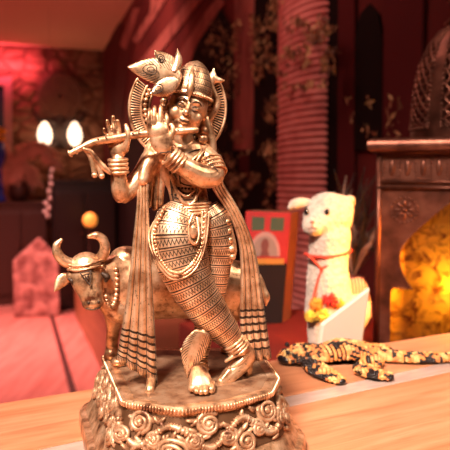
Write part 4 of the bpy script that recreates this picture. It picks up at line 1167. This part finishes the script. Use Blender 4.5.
m_bulb = mat('lit_bulb', (1, .7, .3)); bn = m_bulb.node_tree.nodes['Principled BSDF']; bn.inputs['Emission Color'].default_value = (1, .55, .18, 1); bn.inputs['Emission Strength'].default_value = 10
bulb = mb.build('bulb', m_bulb, lant)
pt = point('lantern_light', (lc.x - .012, LY + .040, z_of(286)), 0.30, (1.0, .60, .20), .012)
p2 = area('lantern_light', (x0 + .035, LY + .10, z_of(270)), (x0 - .2, LY + .08, z_of(265)), .09, 2, (1.0, .46, .12))  # extra one-sided light, added to throw amber sideways onto the alpaca
p2.parent = lant; p2.matrix_parent_inverse = world_inv(lant)
pt.parent = lant; pt.matrix_parent_inverse = world_inv(lant)
MB().tube([(lc.x - .005, LY + .06, botz + .006), (lc.x - .005, LY + .06, z_of(300))], .006, 12, sub=2).build('lamp_holder', m_cop2, lant)

lant.rotation_euler.z = R(-19)
# ------------------------------------------------------------------ far end of the room
def fp(px, py, off=0): return onfar(px, py, off)
m_iron = mat('wrought_iron', (.02, .010, .008), .6)
sc = empty('sconce', fp(60, 135, .02), 'dark iron wall sconce with curled horns and two lit flame lamps', 'sconce')
m_fl = mat('lit_flame_glass', (1, .8, .6)); n_ = m_fl.node_tree.nodes['Principled BSDF']; n_.inputs['Emission Color'].default_value = (1, .72, .50, 1); n_.inputs['Emission Strength'].default_value = 3
mb = MB(); mb.ell(fp(60, 130, .03), (.11, .03, .22), Matrix.Rotation(R(17.7), 3, 'Z')); mb.build('back_plate', m_iron, sc)
mb = MB()
for s2 in (-1, 1):
    mb.tube([fp(60 + s2*4, 128, .06), fp(60 + s2*10, 121, .12), fp(60 + s2*20, 121, .14), fp(60 + s2*25, 112, .12)], [.03, .035, .03, .008], 10)
    mb.tube([fp(60, 140, .05), fp(60 + s2*9, 148, .12), fp(60 + s2*15, 146, .15)], [.016, .016, .016], 8)
mb.build('iron_arm', m_iron, sc)
for px in (45, 75):
    mb = MB(); mb.lathe([(.02, 0), (.06, .04), (.08, .11), (.068, .19), (.036, .25), (.004, .29)], fp(px, 146, .15), 20); mb.build('flame_lamp', m_fl, sc)
    p = point('sconce_light', fp(px, 133, .34), 3.0, (1, .45, .22), .05); p.parent = sc; p.matrix_parent_inverse = world_inv(sc)
m_bask = mat('woven_disc', (.13, .06, .038), .85)
mb = MB(); cb_ = fp(60, 96, .0); 
for r_ in (.05, .10, .15, .20, .24): mb.tube([cb_ + NF*.03 + VX*r_*math.cos(2*math.pi*k/28) + up*r_*math.sin(2*math.pi*k/28) for k in range(28)], .022, 8, closed=True, sub=1)
tag(mb.build('woven_wall_disc', m_bask, origin=cb_), 'round woven disc on the stone wall above the iron sconce', 'wall decoration')
# frame at the left edge
m_frm = mat('rosy_frame', (.34, .17, .15), .5); m_nv = mat('navy_glass', (.02, .015, .05), .25)
fr = empty('picture_frame', fp(-6, 190, .0), 'pale framed dark panel on the far wall at the left edge', 'frame')
mb = MB()
def fbox(mb, xa, xb, ya, yb, off, th): mb.prism([fp(xa, ya, off), fp(xb, ya, off), fp(xb, yb, off), fp(xa, yb, off)], NF*th)
fbox(mb, 4, 12, 78, 305, .002, .05); fbox(mb, -34, 12, 78, 86, .002, .051); fbox(mb, -34, -27, 78, 305, .002, .05); mb.build('moulding', m_frm, fr, smooth=False)
mb = MB(); fbox(mb, -28, 5, 86, 305, .002, .015); mb.build('panel', m_nv, fr, smooth=False)
# sideboard, black cabinet, pink block
def standing(px0, px1, pytop, y, dep):
    a, b = at(px0, pytop, y), at(px1, pytop, y); return a, b, a.z
def cabinet(name, label, cat, px0, px1, pytop, y, dep, m, m2):
    a, b, z = standing(px0, px1, pytop, y, dep); wid = (b - a).length; c = (a + b)/2; c.z = 0
    M = rotz(R(17.7)); bk = M @ Vector((0, 1, 0)); rt = M @ Vector((1, 0, 0))
    r_ = empty(name, c, label, cat)
    cz = c + bk*dep/2
    o1 = MB().box(cz + up*(z*.5), (wid, dep, z), M).build('carcass', m, r_, smooth=False); bevel(o1, .01)
    o2 = MB().box(cz + up*(z + .0155), (wid + .04, dep + .03, .03), M).build('top_board', m, r_, smooth=False)
    for s2 in (-1, 1):
        d_ = MB().box(c + rt*(s2*wid*.245) - bk*.011 + up*(z*.52), (wid*.45, .02, z*.82), M).build('door', m2, r_, smooth=False); bevel(d_, .006)
        MB().ell(c + rt*(s2*wid*.06) - bk*.03 + up*z*.6, .014, None, 12, 8).build('knob', m_cop, d_)
    return r_, cz, z
m_blackwood = mat('black_lacquer', (.010, .006, .006), .35); m_bw2 = mat('black_lacquer_door', (.014, .007, .007), .3)
cab, cabc, cabz = cabinet('black_cabinet', 'tall black cabinet at the far end below the sconce', 'cabinet', 53, 116, 183, 5.75, .40, m_blackwood, m_bw2)
m_sbw = mat('dark_sideboard_wood', (.05, .018, .012), .5)
sbd, sbc, sbz = cabinet('sideboard', 'dark wooden sideboard under the plumes at the left edge', 'sideboard', -4, 46, 205, 5.95, .40, m_sbw, m_sbw)
cab['label'] = 'tall black cabinet at the far end, below and right of the sconce'
m_pk = mat('pink_rough_stone', (.52, .26, .22), .85); t = NT(m_pk); nz = t.noise(t.coord('Object'), 9, 6); t.base(t.ramp(nz, [(.38, (.22, .085, .075)), (.62, (.58, .31, .27))])); t.bump(nz, .9, .04)
pa, pb = onz(14, 318, 0), onz(60, 316, 0); ax_ = (pb - pa); hz = at(40, 258, (pa.y+pb.y)/2).z; pk = at(44, 238, (pa.y+pb.y)/2).z
o = MB().prism([pa, pb, pb + up*hz, pa.lerp(pb, .58) + up*pk, pa + up*(hz - .03)], Vector((-.05, .16, 0))).build('stone_plinth', m_pk, smooth=False, origin=pa); bevel(o, .02, 3)
tag(o, 'pale pink rough stone plinth with a peaked top on the far floor', 'plinth')
# glowing globe and stand, added in place of an amber reflection
m_amb = mat('glowing_amber_globe', (1, .5, .1)); n_ = m_amb.node_tree.nodes['Principled BSDF']; n_.inputs['Emission Color'].default_value = (1, .36, .05, 1); n_.inputs['Emission Strength'].default_value = .7
gl0 = at(90, 220, 5.05)
gr_ = empty('reflection_globe', Vector((gl0.x, gl0.y, .45)), 'small glowing amber globe on the bench end, added for a reflected light', 'lamp')
MB().ell(gl0, (.062, .062, .066), None, 20, 14).build('globe', m_amb, gr_)
MB().lathe([(.07, 0), (.07, .02), (.02, .04), (.014, .1), (.014, gl0.z - .52), (.03, gl0.z - .51), (.03, gl0.z - .49)], (gl0.x, gl0.y, .4505), 20).build('stand', m_iron, gr_)
# glass ornament and plumes on the sideboard
gx = at(48, 200, 5.42)
m_gls = mat('clear_glass', (.9, .8, .75), .06); m_gls.node_tree.nodes['Principled BSDF'].inputs['Transmission Weight'].default_value = .6
go = MB()
orn = empty('hanging_crystals', at(49, 220, 5.2), 'strand of clear glass crystals hanging between the sideboard and black cabinet', 'ornament')
q0_ = at(52, 167, 5.2)
MB().tube([(q0_.x, q0_.y, CEIL), q0_], .0008, 6, sub=1).build('cord', m_iron, orn)
QS = ((48, 216, .032), (45, 212, .030), (49, 208, .034), (46, 203, .030), (50, 198, .030), (49, 191, .030), (51, 184, .030), (51, 177, .028), (52, 170, .026))
for k, (x, y, r_) in enumerate(QS):
    MB().ell(at(x, y, 5.2), r_*.65, None, 12, 8).build('glass_bead', m_gls, orn)
m_plm = mat('dry_plume', (.72, .40, .30), .9)
vb = sbc + up*(sbz + .0315) + Vector((-.02, 0, 0))
pv = empty('pampas_vase', vb, 'vase of drooping pale brown plumes on the dark sideboard', 'plant')
MB().lathe([(.07, 0), (.10, .06), (.11, .14), (.06, .24), (.07, .27)], vb, 20).build('vase', m_sbw, pv)
for i, (pts, n) in enumerate((([(14, 175), (22, 150), (38, 143), (56, 160)], 420), ([(12, 178), (8, 152), (0, 146), (-14, 160)], 300), ([(15, 176), (18, 164), (28, 166), (36, 182)], 300), ([(12, 178), (4, 168), (-4, 168), (-12, 180)], 240))):
    mb = MB(); yv = vb.y
    Q = [vb + up*.25] + [at(x, y, yv + .05*(k - 1)) for k, (x, y) in enumerate(pts)]
    mb.tube(Q, [.008, .01, .012, .01, .004], 8)
    for k in range(n):
        f = rnd.uniform(.25, 1)*(len(Q)-1); j = min(int(f), len(Q)-2); p = Q[j].lerp(Q[j+1], f-j)
        d = Vector((rnd.gauss(0, 1), rnd.gauss(0, 1), rnd.gauss(-.5, 1))).normalized()
        mb.tube([p, p + d*.07 + Vector((0, 0, -.01)), p + d*.11 + Vector((0, 0, -.05))], [.010, .008, .002], 5, sub=1)
    mb.build('plume', m_plm, pv)
# small blue and yellow flower pot at the left edge
fb_ = vb + Vector((-.20, -.08, 0)); c = at(0, 152, fb_.y)
fv = empty('blue_vase', Vector((c.x, fb_.y, sbz + .031)), 'blue vase with yellow flowers at the left edge of the sideboard', 'vase')
zz = sbz + .031
MB().lathe([(.045, 0), (.05, .03), (.02, .08), (.018, max(.1, c.z - zz - .14)), (.05, c.z - zz - .08), (.055, c.z - zz), (.035, c.z - zz + .06), (.04, c.z - zz + .1)], (c.x, fb_.y, zz), 20).build('vase_body', mat('blue_glaze', (.02, .05, .45), .3), fv)
mb = MB()
for k in range(14): mb.ell(at(rnd.uniform(-6, 5), rnd.uniform(127, 139), fb_.y + rnd.uniform(-.03, .03)), .026, None, 10, 7)
mb.build('blossoms', mat('yellow_petals', (.75, .42, .01), .6), fv)
